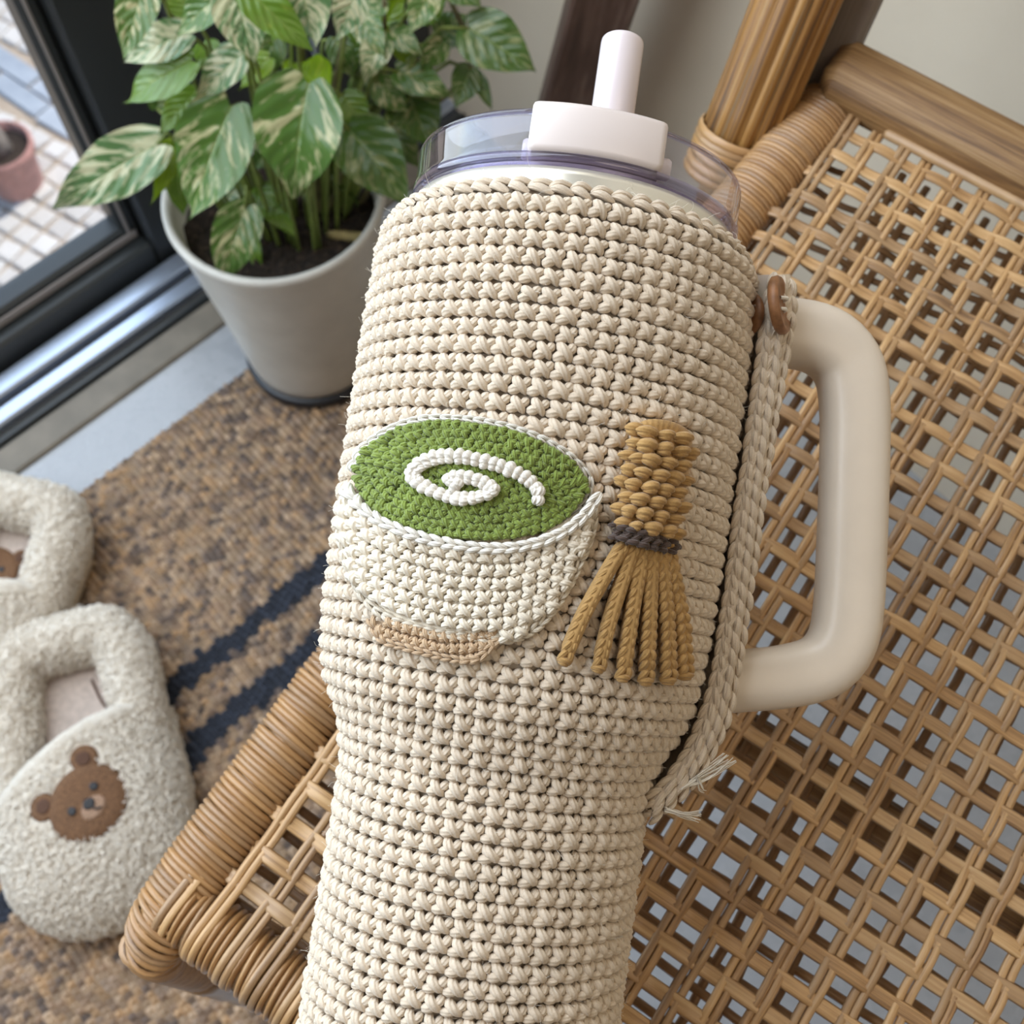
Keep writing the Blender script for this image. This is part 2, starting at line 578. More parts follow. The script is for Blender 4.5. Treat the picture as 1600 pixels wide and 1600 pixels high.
def mat_leaf(name, green, green2, cream, amount):
    """u across (-1..1 stored 0..1), v along; stripes follow the side veins"""
    t = NT(name)
    sx = t.n('SeparateXYZ', i0=t.n('UVMap').outputs[0])
    u = t.math('MULTIPLY_ADD', sx.outputs[0], 2.0, -1.0)
    au = t.math('ABSOLUTE', u)
    vein = t.math('SUBTRACT', sx.outputs[1], t.math('MULTIPLY', au, -.0))
    vein = t.math('SUBTRACT', sx.outputs[1], t.math('MULTIPLY', au, .34))
    side = t.math('MULTIPLY', t.math('SIGN', u), 3.7)
    vec = t.n('CombineXYZ', i0=t.math('MULTIPLY', vein, 9.0), i1=t.math('ADD', t.math('MULTIPLY', au, 1.7), side), i2=t.math('MULTIPLY', t.rnd(), 60.0)).outputs[0]
    f = t.noise(vec, 1.0, 3, .55, .6)
    f2 = t.noise(vec, 3.0, 3)
    k = t.math('ADD', t.math('MULTIPLY', f, .8), t.math('MULTIPLY', f2, .2))
    m = t.ramp(k, [(.58 - amount * .22, (0, 0, 0)), (.68 - amount * .22, (1, 1, 1))])
    g = t.mix(f2, green, green2)
    col = t.mix(m, g, cream)
    mid = t.ramp(au, [(.0, (1, 1, 1)), (.07, (0, 0, 0))])
    col = t.mix(t.math('MULTIPLY', mid, .35), col, (.42, .52, .16))
    t.base(col, .27, Coat__Weight=.25, Coat__Roughness=.2)
    t.b.inputs['Specular IOR Level'].default_value = .55
    ve = t.math('SINE', t.math('MULTIPLY', vein, 40.0))
    t.bump(t.math('ADD', t.math('MULTIPLY', ve, .25), t.math('MULTIPLY', mid, -.8)), .35, .003)
    # thin leaf lets light through
    tl = t.n('BsdfTranslucent', Color=col)
    ms = t.n('MixShader', i0=.22, i1=t.b.outputs[0], i2=tl.outputs[0])
    t.t.links.new(ms.outputs[0], t.out.inputs[0])
    return t.m


M['leaf_varieg'] = mat_leaf('variegated_leaf', (.115, .225, .030), (.075, .165, .042), (.62, .60, .33), .34)
M['leaf_pale'] = mat_leaf('pale_variegated_leaf', (.15, .29, .09), (.105, .22, .10), (.66, .66, .42), .60)
M['leaf_green'] = mat_leaf('plain_green_leaf', (.15, .27, .024), (.11, .22, .020), (.26, .36, .05), .10)
M['leaf_dark'] = mat_leaf('deep_green_leaf', (.080, .155, .024), (.06, .125, .022), (.30, .33, .14), .25)
M['leaf_lime'] = mat_leaf('lime_green_leaf', (.24, .38, .012), (.19, .32, .012), (.36, .45, .05), .12)
M['chip'] = mat_plain('pale_wood_chip', (.42, .33, .14), .8, 200, .15)
M['stem'] = mat_plain('green_plant_stem', (.20, .26, .055), .5, 60, .2)
M['stem_brown'] = mat_plain('woody_plant_stem', (.17, .15, .065), .7, 90, .25)

#SETTING
# ------------------------------------------------------------------ the room
WALL_P = 0.325            # beige wall behind the chair stands across the window wall
ROOM_P0, ROOM_Q1, ROOM_H = -3.0, 3.2, 2.55
WQ = -0.165               # glass plane


def struct(name, geo, mat, smooth=False, parent=None, origin=None):
    return part(name, geo, mat, parent, origin, smooth, kind='structure' if parent is None else None)


def rbox(p0, p1, q0, q1, z0, z1, bevel=0.0):
    return box_axes(room((p0 + p1) / 2, (q0 + q1) / 2, (z0 + z1) / 2), E1, E2, EZ, (p1 - p0) / 2, (q1 - q0) / 2, (z1 - z0) / 2, bevel)


struct('floor', rbox(ROOM_P0, WALL_P, -.05, ROOM_Q1, -.06, 0), M['floor'])
struct('wall_back', rbox(WALL_P, WALL_P + .1, -.22, ROOM_Q1, 0, ROOM_H), M['wall'])
struct('wall_side', rbox(ROOM_P0, WALL_P + .1, ROOM_Q1, ROOM_Q1 + .1, 0, ROOM_H), M['room_wall'])
struct('wall_far', rbox(ROOM_P0 - .1, ROOM_P0, -.22, ROOM_Q1 + .1, 0, ROOM_H), M['room_wall'])
struct('ceiling', rbox(ROOM_P0 - .1, WALL_P + .1, -.22, ROOM_Q1 + .1, ROOM_H, ROOM_H + .1), M['ceiling'])
struct('wall_window', rbox(ROOM_P0, WALL_P, -.22, -.12, 2.3, ROOM_H), M['room_wall'])
struct('wall_light_block', rbox(ROOM_P0, -1.32, -.22, -.12, 0, 2.3), M['room_wall'])  # unseen wall added to stop daylight reaching the tumbler from the front
struct('wall_outside', rbox(ROOM_P0, WALL_P + .1, -.215, -.05, -1.62, -.005), M['facade'])

# glazed sliding door: sash with glass, dark stiles, track and threshold
door = thing('door_1', room(-.4, WQ, 0), kind='structure')
do = np.array(door.location)
struct('bottom_rail', rbox(-1.32, .012, -.185, -.137, .0, .034, .003), M['frame'], parent=door, origin=do)
struct('glazing_bead', rbox(-1.32, .008, -.176, -.152, .034, .050, .003), M['frame'], parent=door, origin=do)
struct('glazing_seal', rbox(-1.32, .008, -.1515, -.1495, .036, .044, .0008), M['seal'], parent=door, origin=do)
struct('stile', rbox(.012, .078, -.187, -.137, .0, 2.3, .003), M['frame'], parent=door, origin=do)
struct('stile_bead', rbox(-.004, .012, -.176, -.152, .034, 2.3, .003), M['frame'], parent=door, origin=do)
struct('stile_seal', rbox(.000, .003, -.1515, -.1495, .044, 2.3, .0008), M['seal'], parent=door, origin=do)
struct('stile_edge_strip', rbox(.078, .083, -.150, -.136, .0, 2.3, .001), M['alu'], parent=door, origin=do)
struct('fixed_jamb', rbox(.084, .20, -.21, -.128, .0, 2.3, .003), M['frame'], parent=door, origin=do)
struct('jamb_edge_strip', rbox(.20, .206, -.150, -.126, .0, 2.3, .001), M['alu'], parent=door, origin=do)
struct('corner_post', rbox(.206, WALL_P, -.21, -.122, .0, 2.3, .003), M['frame'], parent=door, origin=do)
struct('door_glass', rbox(-1.32, .004, WQ - .003, WQ + .003, .04, 2.3), M['glass'], parent=door, origin=do)
struct('stile', rbox(-1.32, -1.26, -.187, -.137, .0, 2.3, .003), M['frame'], parent=door, origin=do)
struct('track_bed', rbox(-1.32, WALL_P, -.20, -.05, -.03, .0015), M['groove'], parent=door, origin=do)
struct('track_rail', rbox(-1.32, WALL_P, -.133, -.114, .0, .012, .002), M['alu'], parent=door, origin=do)
struct('track_rail', rbox(-1.32, WALL_P, -.107, -.092, .0, .010, .002), M['alu'], parent=door, origin=do)
struct('track_lip', rbox(-1.32, WALL_P, -.084, -.080, .0, .006, .001), M['frame'], parent=door, origin=do)
struct('threshold', rbox(-1.32, WALL_P, -.078, -.05, -.03, .004, .002), M['threshold'], parent=door, origin=do)

# courtyard below: each cobble a stone of its own
GZ = -1.60
ground = struct('ground', rbox(-4.5, 2.5, -9, -.215, GZ - .12, GZ - .001), M['grout'])


def cobble_mesh(name, sx, sy, sz, mat, seed):
    r = np.random.default_rng(seed)
    g = box_axes((0, 0, 0), np.eye(3)[0], np.eye(3)[1], np.eye(3)[2], sx, sy, sz, min(sx, sy) * .12)
    V = g[0] + r.normal(0, min(sx, sy) * .045, g[0].shape)
    return mesh_data(name, V, g[1], mat, smooth=False)


cob = [cobble_mesh('cobble', .0285, .0285, .02, M['cobble'], s) for s in range(6)]
setts = [cobble_mesh('shade_band_sett', .10, .030, .02, M['sett'], s) for s in range(4)]
RZ = math.atan2(E1[1], E1[0])
gq = at_z(100, 400, GZ)
ncob = 0
for i in range(-16, 22):
    for j in range(-22, 20):
        # courtyard grid runs a few degrees off the facade
        a = math.radians(-14)
        du, dv = i * .066, j * .066
        u = du * math.cos(a) - dv * math.sin(a); v = du * math.sin(a) + dv * math.cos(a)
        P = gq + E1 * u + E2 * v
        x, y = pix(P)
        if not (-70 < x < 330 and -90 < y < 620): continue
        band = y - (68 + .66 * x)             # shadow band over the paving, laid as blue-grey stones
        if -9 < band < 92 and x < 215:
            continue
        if (P - R0) @ E2 > -.235: continue
        me = cob[int(rng.integers(6))]
        o = put('cobble', me, ground)
        o.location = P - EZ * (.012 - rng.normal(0, .002)); o.rotation_euler = (rng.normal(0, .04), rng.normal(0, .04), RZ - a + rng.normal(0, .06))
        ncob += 1
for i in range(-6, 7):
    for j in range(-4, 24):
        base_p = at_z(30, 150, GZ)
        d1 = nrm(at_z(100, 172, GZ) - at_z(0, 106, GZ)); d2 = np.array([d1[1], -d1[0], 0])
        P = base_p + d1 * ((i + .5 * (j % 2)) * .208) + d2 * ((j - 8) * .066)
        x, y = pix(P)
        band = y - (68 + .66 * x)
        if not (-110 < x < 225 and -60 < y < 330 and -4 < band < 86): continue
        o = put('shade_band_sett', setts[int(rng.integers(4))], ground)
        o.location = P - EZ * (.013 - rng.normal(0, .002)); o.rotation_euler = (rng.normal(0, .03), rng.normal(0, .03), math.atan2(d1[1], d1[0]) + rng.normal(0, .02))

# flower pot with a bare trunk in the courtyard
fp = at_z(32, 290, GZ)
fo = thing('terracotta_flower_pot', fp, 'pink terracotta pot with a bare grey trunk outside the glass on cobbles', 'flower pot')
prof = [(.0, .0), (.062, .0), (.066, .01), (.078, .125), (.086, .128), (.088, .15), (.082, .155), (.076, .15), (.074, .128), (.0, .126)]
part('pot_wall', lathe(prof, fp, n=32), M['terracotta'], fo, fp)
part('potting_soil', lathe([(.076, .13), (.05, .136), (.0, .138)], fp, n=24), M['soil'], fo, fp)
tp = smooth_path([fp + EZ * .12, fp + EZ * .35 + E1 * -.03, fp + EZ * .62 + E1 * -.10 + E2 * -.02, fp + EZ * 1.0 + E1 * -.2 + E2 * -.05], 18)
part('trunk', tube(tp, np.linspace(.034, .024, 18) * (1 + .08 * np.sin(np.arange(18) * 2.1)), 10), M['bark'], fo, fp)

# ------------------------------------------------------------------ jute rug with two navy stripes
def rug():
    p0, p1, q0, q1, st = -.62, .14, 0.0, .44, .00125
    p = np.arange(p0, p1 + st / 2, st); q = np.arange(q0, q1 + st / 2, st)
    Pg, Qg = np.meshgrid(p, q, indexing='ij')
    wob = .0010 * np.sin(Qg * 61 + Pg * 13) + .0008 * np.sin(Qg * 143 + 2)
    rp, kq = .0054, .0050
    ip = np.floor((Pg + wob) / rp).astype(int); fp_ = (Pg + wob) / rp - ip
    qq = (Qg + .0009 * np.sin(Pg * 91)) / kq + .5 * (ip % 2)
    iq = np.floor(qq).astype(int); fq = qq - iq
    tab = np.random.default_rng(3).random((400, 400))
    hsh = tab[ip % 400, iq % 400]; hs2 = tab[(ip * 7 + 31) % 400, (iq * 3 + 11) % 400]
    h = np.sin(np.pi * fp_) ** .55 * (.35 + .65 * np.sin(np.pi * fq) ** .6)
    Z = .0018 + .0050 * h * (.75 + .5 * hs2)
    edge = np.minimum.reduce([Pg - p0, p1 - Pg, Qg - q0, q1 - Qg])
    Z = np.where(edge < st * .5, -.0002, Z)
    # colours per knot
    pal = np.array([[.40, .295, .205], [.34, .245, .175], [.50, .385, .28], [.22, .16, .12], [.46, .315, .19], [.38, .295, .23], [.17, .135, .12], [.44, .325, .22]])
    c = np.array([1.08, 1.0, .92]) * pal[(hsh * 8).astype(int) % 8] * (.54 + .5 * hs2)[..., None]
    qc = (iq + .5 - .5 * (ip % 2)) * kq
    rag = (tab[(ip * 5 + 3) % 400, (iq + 9) % 400] - .5) * .007
    s1 = np.abs(qc + rag * .8 - .183) < .0092
    s2 = np.abs(qc + rag - .229) < .0096
    navy = np.array([.022, .026, .038]) * (.7 + .9 * hs2)[..., None]
    c = np.where((s1 | s2)[..., None], navy, c)
    V = R0 + Pg[..., None] * E1 + Qg[..., None] * E2 + Z[..., None] * EZ
    o = R0.copy()
    ob = part('jute_rug', (V.reshape(-1, 3), grid_faces(len(p), len(q)), None, c.reshape(-1, 3)), M['jute'], None, None, True)
    tag(ob, 'brown woven jute rug with two ragged navy stripes on the floor by the door', 'rug')


rug()

#PLANT
# ------------------------------------------------------------------ potted variegated plant
pot_c = room(.051, .029, .0055)
plant = thing('potted_plant', pot_c, 'variegated trailing plant in an off-white tapered pot by the glass door', 'potted plant')
pz = lambda prof: lathe(prof, pot_c, n=64)
part('pot', pz([(.0, .010), (.050, .010), (.0535, .013), (.0550, .022), (.0640, .10), (.0725, .165), (.0760, .186), (.0775, .191), (.0772, .1945), (.0750, .1955), (.0720, .194), (.0705, .189), (.066, .15), (.0, .148)]), M['pot'], plant, pot_c)
part('saucer', pz([(.0, .0), (.0545, .0), (.0570, .002), (.0575, .009), (.0560, .0115), (.050, .0105), (.0, .0105)]), M['saucer'], plant, pot_c)
# lumpy soil
ns, na = 14, 48
rr = np.linspace(0.001, .0695, ns); aa = np.arange(na) / na * 2 * np.pi
SV = []
for r_ in rr:
    for a_ in aa:
        x_, y_ = r_ * math.cos(a_), r_ * math.sin(a_)
        SV.append(pot_c + np.array([x_, y_, .166 + .006 * mnoise.noise((x_ * 60, y_ * 60, 1)) + .004 * mnoise.noise((x_ * 170, y_ * 170, 4))]))
part('soil', (np.array(SV), grid_faces(ns, na, True)), M['soil'], plant, pot_c)
tb = np.array([at_depth(512, 366, .815), at_depth(602, 380, .815)])
part('wood_chip', tube(smooth_path([tb[0], (tb[0] + tb[1]) / 2 + EZ * .002, tb[1]], 8), [.0025, .0036, .0037, .0035, .0038, .0036, .0034, .002], 8), M['chip'], plant, pot_c)


def leaf_geo(base, tip, width, normal, fold=.18, droop=.12, curl=0.0, heart=.10):
    base = np.asarray(base); tip = np.asarray(tip)
    d = tip - base; L = np.linalg.norm(d); d = d / L
    n = nrm(normal - d * (normal @ d)); s = np.cross(d, n)
    nv, nu = 15, 9
    v = np.linspace(0, 1, nv); u = np.linspace(-1, 1, nu)
    # outline: quick swell behind the stalk, long taper and a drip tip
    w = np.interp(v, [0, .05, .12, .22, .34, .46, .60, .73, .84, .93, 1.0], [.50, .74, .90, .99, 1.0, .93, .76, .54, .31, .12, .015])
    U, Vv = np.meshgrid(u, v); W = np.broadcast_to(w[:, None], U.shape)
    back = -heart * np.sin(np.pi * np.clip(np.abs(U) * .72, 0, 1)) * np.clip(1 - Vv * 3.2, 0, 1)          # heart lobes
    wav = .020 * np.sin(Vv * 14 + U * 2.0 + base[0] * 300) * np.abs(U)
    x = U * W * width / 2
    y = (Vv + back) * L
    z = fold * np.abs(x) * 1.0 - droop * L * (Vv - .35) ** 2 * 1.6 + wav * L + curl * L * Vv * U * .3
    z = z - (z[0, nu // 2])
    P = base + x[..., None] * s + y[..., None] * d + z[..., None] * n
    UV = np.stack([(U + 1) / 2, Vv], -1).reshape(-1, 2)
    return P.reshape(-1, 3), grid_faces(nv, nu), UV


def t_leaf(y): return .80 - .155 * (300 - y) / 300


hub = pot_c + EZ * .165
LEAVES = [  # base px, tip px, width px, material, depth offset, tip depth offset, label
    ((245, 226), (78, 326), 92, 'leaf_pale', -.03, -.03, 'pale cream-streaked leaf reaching out over the door frame'),
    ((226, -25), (192, 92), 66, 'leaf_varieg', -.01, -.02, None),
    ((292, 52), (190, 96), 62, 'leaf_pale', -.02, -.02, None),
    ((298, 96), (188, 160), 72, 'leaf_green', -.04, -.03, None),
    ((360, 168), (292, 345), 124, 'leaf_varieg', -.06, -.05, None),
    ((482, 132), (455, 312), 150, 'leaf_varieg', -.07, -.06, 'largest broad green leaf with few cream streaks'),
    ((500, 142), (452, 88), 84, 'leaf_lime', -.055, .01, None),
    ((378, 84), (308, 152), 62, 'leaf_pale', -.03, -.03, None),
    ((305, 146), (249, 208), 52, 'leaf_green', -.01, -.02, None),
    ((270, 226), (240, 312), 40, 'leaf_lime', -.01, -.04, None),
    ((366, -18), (398, 98), 86, 'leaf_pale', -.04, -.04, None),
    ((352, -14), (272, 56), 60, 'leaf_varieg', -.03, -.02, None),
    ((384, -18), (490, 80), 66, 'leaf_green', -.05, -.05, None),
    ((468, -40), (492, 74), 84, 'leaf_pale', -.04, -.03, None),
    ((384, 326), (344, 446), 74, 'leaf_varieg', -.05, -.05, None),
    ((408, 296), (460, 368), 52, 'leaf_green', -.02, -.03, None),
    ((546, 204), (640, 318), 104, 'leaf_dark', -.03, -.05, None),
    ((388, 358), (408, 432), 28, 'leaf_green', -.03, -.03, None),
    ((733, 44), (838, 112), 92, 'leaf_dark', .03, .02, None),
    ((622, 112), (704, 146), 54, 'leaf_varieg', .02, .01, None),
    ((735, 108), (712, 168), 50, 'leaf_dark', .03, .02, None),
    ((640, 150), (672, 232), 84, 'leaf_dark', .03, .01, None),
    ((738, 112), (770, 174), 28, 'leaf_dark', .03, .02, None),
    ((690, 60), (730, 20), 60, 'leaf_dark', .05, .05, None),
    ((590, 62), (628, -6), 62, 'leaf_lime', .05, .03, None),
    ((560, 20), (602, 92), 50, 'leaf_varieg', .03, .02, None),
    ((650, 20), (700, -20), 56, 'leaf_green', .06, .05, None),
    ((610, 48), (660, 84), 40, 'leaf_varieg', .04, .03, None),
    ((560, 120), (604, 168), 56, 'leaf_dark', .04, .03, None),
    ((540, 100), (574, 40), 50, 'leaf_green', .03, .01, None),
    ((276, 268), (286, 336), 40, 'leaf_green', -.02, -.02, None),
    ((400, 200), (430, 258), 48, 'leaf_pale', .0, -.01, None),
    ((372, 285), (350, 332), 40, 'leaf_pale', .02, .01, None),
    ((470, 265), (482, 322), 30, 'leaf_pale', .01, .0, None),
    ((330, 205), (300, 262), 44, 'leaf_green', .02, .02, None),
    ((430, 60), (400, 128), 54, 'leaf_dark', .04, .04, None),
    ((524, 60), (552, 122), 46, 'leaf_dark', .03, .03, None),
    ((452, 8), (420, 70), 50, 'leaf_green', .0, .0, None),
    ((560, 190), (520, 246), 44, 'leaf_dark', .03, .03, None),
    ((600, 190), (655, 262), 60, 'leaf_dark', .05, .04, None),
    ((300, 20), (258, -30), 50, 'leaf_green', .0, .0, None),
    ((440, 210), (392, 268), 44, 'leaf_dark', .03, .03, None),
    ((672, -10), (640, 52), 50, 'leaf_varieg', .05, .04, None),
    ((600, 0), (570, 30), 40, 'leaf_varieg', .05, .05, None),
    ((640, 205), (612, 246), 40, 'leaf_green', .05, .05, None),
    ((556, -12), (528, 62), 58, 'leaf_pale', -.01, -.01, None),
    ((600, 66), (566, 118), 48, 'leaf_pale', .01, .0, None),
    ((642, 88), (610, 40), 44, 'leaf_lime', .03, .03, None),
    ((690, 66), (656, 110), 44, 'leaf_varieg', .03, .03, None),
    ((536, 150), (574, 204), 54, 'leaf_green', .0, .0, None),
    ((592, 128), (636, 176), 50, 'leaf_varieg', .02, .02, None),
    ((420, 92), (372, 140), 46, 'leaf_lime', .02, .02, None),
    ((318, 70), (346, 118), 46, 'leaf_green', .01, .0, None),
    ((246, 170), (262, 118), 40, 'leaf_dark', .02, .02, None),
    ((520, 262), (560, 318), 40, 'leaf_dark', .03, .02, None),
    ((700, -30), (752, 12), 56, 'leaf_dark', .06, .05, None),
]
pot_axis_px = 440
for (b, tp_, wpx, mk, do_, dt_, lab) in LEAVES:
    B_ = at_depth(b[0], b[1], t_leaf(b[1]) + do_)
    T_ = at_depth(tp_[0], tp_[1], t_leaf(b[1]) + dt_ + .25 * (t_leaf(tp_[1]) - t_leaf(b[1])))
    wid = wpx / FPX * (t_leaf(b[1]) + do_)
    view = nrm(CAM - B_)
    nn = nrm(view * .8 + EZ * .45 + rng.normal(0, .16, 3))
    lf = part('leaf', leaf_geo(B_, T_, wid, nn, fold=rng.uniform(.1, .3), droop=rng.uniform(.08, .22), curl=rng.normal(0, .3)), M[mk], plant, pot_c, label=lab)
    # petiole down to the soil
    ang = math.atan2(B_[1] - hub[1], B_[0] - hub[0]); rad = min(.045, .5 * math.hypot(B_[0] - hub[0], B_[1] - hub[1]))
    foot = hub + np.array([math.cos(ang) * rad, math.sin(ang) * rad, 0])
    dl = nrm(T_ - B_)
    mid1 = foot * .55 + B_ * .45 + EZ * .03; mid2 = foot * .18 + B_ * .82 + EZ * .022 - dl * .006
    pth = smooth_path([foot - EZ * .005, mid1, mid2, B_], 12)
    part('petiole', tube(pth, np.linspace(.0016, .0010, 12), 6), M['stem'], lf, pot_c)
for (pts, r_) in (([(508, 372), (500, 300), (478, 200), (470, 60)], .0036), ([(555, 372), (535, 300), (520, 180), (540, 40)], .003),
                  ([(430, 360), (425, 280), (410, 180), (380, 60)], .0032), ([(560, 300), (640, 200), (735, 105), (700, -10)], .0026),
                  ([(470, 370), (455, 320), (440, 270), (436, 120)], .003), ([(520, 340), (560, 200), (600, 120), (600, 0)], .0026)):
    pp = [at_depth(x, y, t_leaf(y) + .015 + (.03 if x > 560 else 0)) for x, y in pts]
    pp[0] = hub + (pp[0] - hub) * np.array([1, 1, 0]) * .9 - EZ * .004
    part('stem', tube(smooth_path(pp, 20), np.linspace(r_, r_ * .6, 20), 7), M['stem_brown'], plant, pot_c)

#BEAM
# dark timber leaning on the beige wall
def on_plane_p(x, y, p):
    d = ray(x, y); k = (p - (CAM - R0) @ E1) / (d @ E1)
    return CAM + d * k
b1 = on_plane_p(936, 10, WALL_P - .055); b0 = on_plane_p(890, 160, WALL_P - .055)
bd = nrm(b1 - b0); foot = b0 - bd * (b0[2] - .0) / bd[2]; top = foot + bd * (1.05 / bd[2])
beam = thing('timber_post', foot, 'dark brown weathered timber post leaning behind the tumbler against the beige wall', 'post')
bx = nrm(np.cross(bd, E1)); by = np.cross(bd, bx)
br = math.radians(40)
bx2, by2 = bx * math.cos(br) + by * math.sin(br), -bx * math.sin(br) + by * math.cos(br)
g = box_axes(foot + bd * .54, bd, bx2, by2, .54, .021, .021, .003)
part('beam', g, M['dark_wood'], beam, foot, False)

#CHAIR
# ------------------------------------------------------------------ woven rattan chair
AXIS_TOP = at_depth(892, 375, .350)
AXIS_BOT = at_depth(717, 1600, .329)
CA = nrm(AXIS_TOP - AXIS_BOT)                    # tumbler axis, base to top
CUP_LEN = .268
CUP_BASE = AXIS_TOP - CA * CUP_LEN
TILT = math.radians(7)
SN = np.array([0, -math.sin(TILT), math.cos(TILT)])
dd = -SN - (-SN @ CA) * CA; dd = nrm(dd)
SP0 = CUP_BASE + .0450 * dd


def at_seat(x, y):
    r = ray(x, y)
    return CAM + r * ((SP0 - CAM) @ SN) / (r @ SN)[..., None]


AZ = math.radians(33.5)
SA = np.array([math.sin(AZ), math.cos(AZ), 0]); SA = nrm(SA - SN * (SA @ SN)); SB = np.cross(SA, SN)
SO = at_seat(330., 1390.)


def seat(a, b, h=0.0):
    """a along the side rail, b across, h above the weave; in metres"""
    a = np.asarray(a, float)[..., None]; b = np.asarray(b, float)[..., None]; h = np.asarray(h, float)[..., None]
    return SO + a * SA + b * SB + h * SN


PIT = .0128
SEAT_W, SEAT_D = .40, .398
chair_o = np.array([*seat(.2, .2)[:2], 0.0])
chair = thing('rattan_chair', chair_o, 'brown rattan chair with an open woven cane seat and wrapped edges', 'chair')


def rail_b(a):      # centre line of the left side rail
    return np.interp(a, [-.03, .08, .20, .41], [-.0090, -.0092, .001, .0205])


def ribbon_section(w, t, ridges=1):
    if ridges == 1:
        return np.array([[-w, -t * .4], [-w * .72, t * .75], [0, t], [w * .72, t * .75], [w, -t * .4], [0, -t]])
    return np.array([[-w, -t * .4], [-w * .75, t * .8], [-w * .35, t], [0, t * .35], [w * .35, t], [w * .75, t * .8], [w, -t * .4], [0, -t]])


def strand_local(a0, a1, phase, w, t, ridges, amp, front_wrap):
    """strand running along local x with weave undulation in z; front end rolls over the front rail"""
    n = int((a1 - a0) / PIT * 5) + 1
    a = np.linspace(a0, a1, n)
    z = amp * np.sin(np.pi * (a / PIT - .5) + phase)
    P = np.stack([a, np.zeros(n), z], -1)
    if not front_wrap:                    # the end tucks in under the wrapped side rail
        P[:, 2] -= .0058 * np.clip(1 - (a - a0) / .010, 0, 1) ** 1.5
    if front_wrap:
        c = np.array([-.0115, -.0075]); R = .0118
        th = np.radians(np.linspace(265, 88, 16))
        arc = np.stack([c[0] + R * np.cos(th), np.zeros(16), c[1] + R * np.sin(th)], -1)
        keep = a > .006
        P = np.concatenate([arc, P[keep]])
    T = nrm(np.gradient(P, axis=0)); up = np.stack([-T[:, 2], np.zeros(len(T)), T[:, 0]], -1)
    return tube(P, 1.0, up=up, section=ribbon_section(w, t, ridges), caps=False)


MA = np.stack([SA, -SB, SN])       # local x -> along a, local y -> -b (right handed)
MB_ = np.stack([SB, SA, SN])       # local x -> along b, local y -> a
from mathutils import Matrix


def seat_matrix(origin, X, Y, Z):
    m = Matrix.Identity(4)
    for i in range(3):
        m[i][0], m[i][1], m[i][2], m[i][3] = X[i], Y[i], Z[i], origin[i] - chair_o[i]
    return m


AMP, TS, WS = .00095, .00075, .00150
meshA, meshB = {}, {}
nA, nB = int(SEAT_W / PIT), int(SEAT_D / PIT)
for j in range(-1, nA):
    bj = (j + .5) * PIT
    aend = SEAT_D + .012
    for aa_ in np.linspace(.02, SEAT_D, 200):
        if rail_b(aa_) + .008 > bj: aend = aa_; break
    ang = rng.normal(0, .0018); off_ = rng.normal(0, .0003)
    for sub in (-1, 1):
        key = (j % 2, round(aend, 4))
        if key not in meshA:
            V, F_, UV_ = strand_local(-.004, aend, math.pi * (j % 2), WS, TS, 1, AMP, True)
            meshA[key] = mesh_data('cane_strand', V, F_, M['cane'], UV_)
        o = put('cane_strand', meshA[key], chair)
        X = SA * math.cos(ang) + SB * math.sin(ang); Y = np.cross(SN, X)
        o.matrix_local = seat_matrix(seat(0, bj + sub * .00146 + off_ + rng.normal(0, .00008), rng.normal(0, .00012)), X, Y, SN)
for i in range(nB + 1):
    ai = (i + .5) * PIT
    b0_ = float(rail_b(ai)) + .0065
    key = (i % 2, round(b0_, 4))
    if key not in meshB:
        V, F_, UV_ = strand_local(b0_, SEAT_W + .012, math.pi * ((i + 1) % 2), .0028, .00065, 2, AMP, False)
        meshB[key] = mesh_data('cane_strand', V, F_, M['cane'], UV_)
    o = put('cane_strand', meshB[key], chair)
    ang = rng.normal(0, .0022)
    X = SB * math.cos(ang) + SA * math.sin(ang); Y = np.cross(SN, X)
    o.matrix_local = seat_matrix(seat(ai + rng.normal(0, .0004), 0, rng.normal(0, .00012)), X, Y, SN)

# under layer of the double woven seat, 16 mm lower
ug = []
for j in range(0, nA, 1):
    b_ = j * PIT + rng.normal(0, .001)
    a_ = np.linspace(max(0, 0), SEAT_D, 60)
    if b_ < .012 or rng.random() < .25: continue
    P = seat(a_, np.full(60, b_) + .0012 * np.sin(a_ * 30 + j), -.016 + .0012 * np.sin(np.pi * a_ / PIT + j * np.pi))
    ug.append(tube(P, 1.0, up=SN, section=ribbon_section(.0017, .0007), caps=False))
for i in range(0, nB, 1):
    a_ = i * PIT + rng.normal(0, .001)
    b_ = np.linspace(rail_b(a_), SEAT_W, 60)
    P = seat(np.full(60, a_) + .0012 * np.sin(b_ * 30 + i), b_, -.016 - .0012 * np.sin(np.pi * b_ / PIT + i * np.pi))
    ug.append(tube(P, 1.0, up=SN, section=ribbon_section(.0017, .0007), caps=False))
part('under_weave', join(*ug), M['cane_under'], chair, chair_o, kind='stuff')

# wooden batten across the underside
qa = at_seat(1250., 1175.) - SO
part('seat_batten', box_axes(seat(float(qa @ SA), SEAT_W / 2 + .01, -.024), SB, SA, SN, SEAT_W / 2, .0085, .005, .002), M['rail_wood'], chair, chair_o, False)
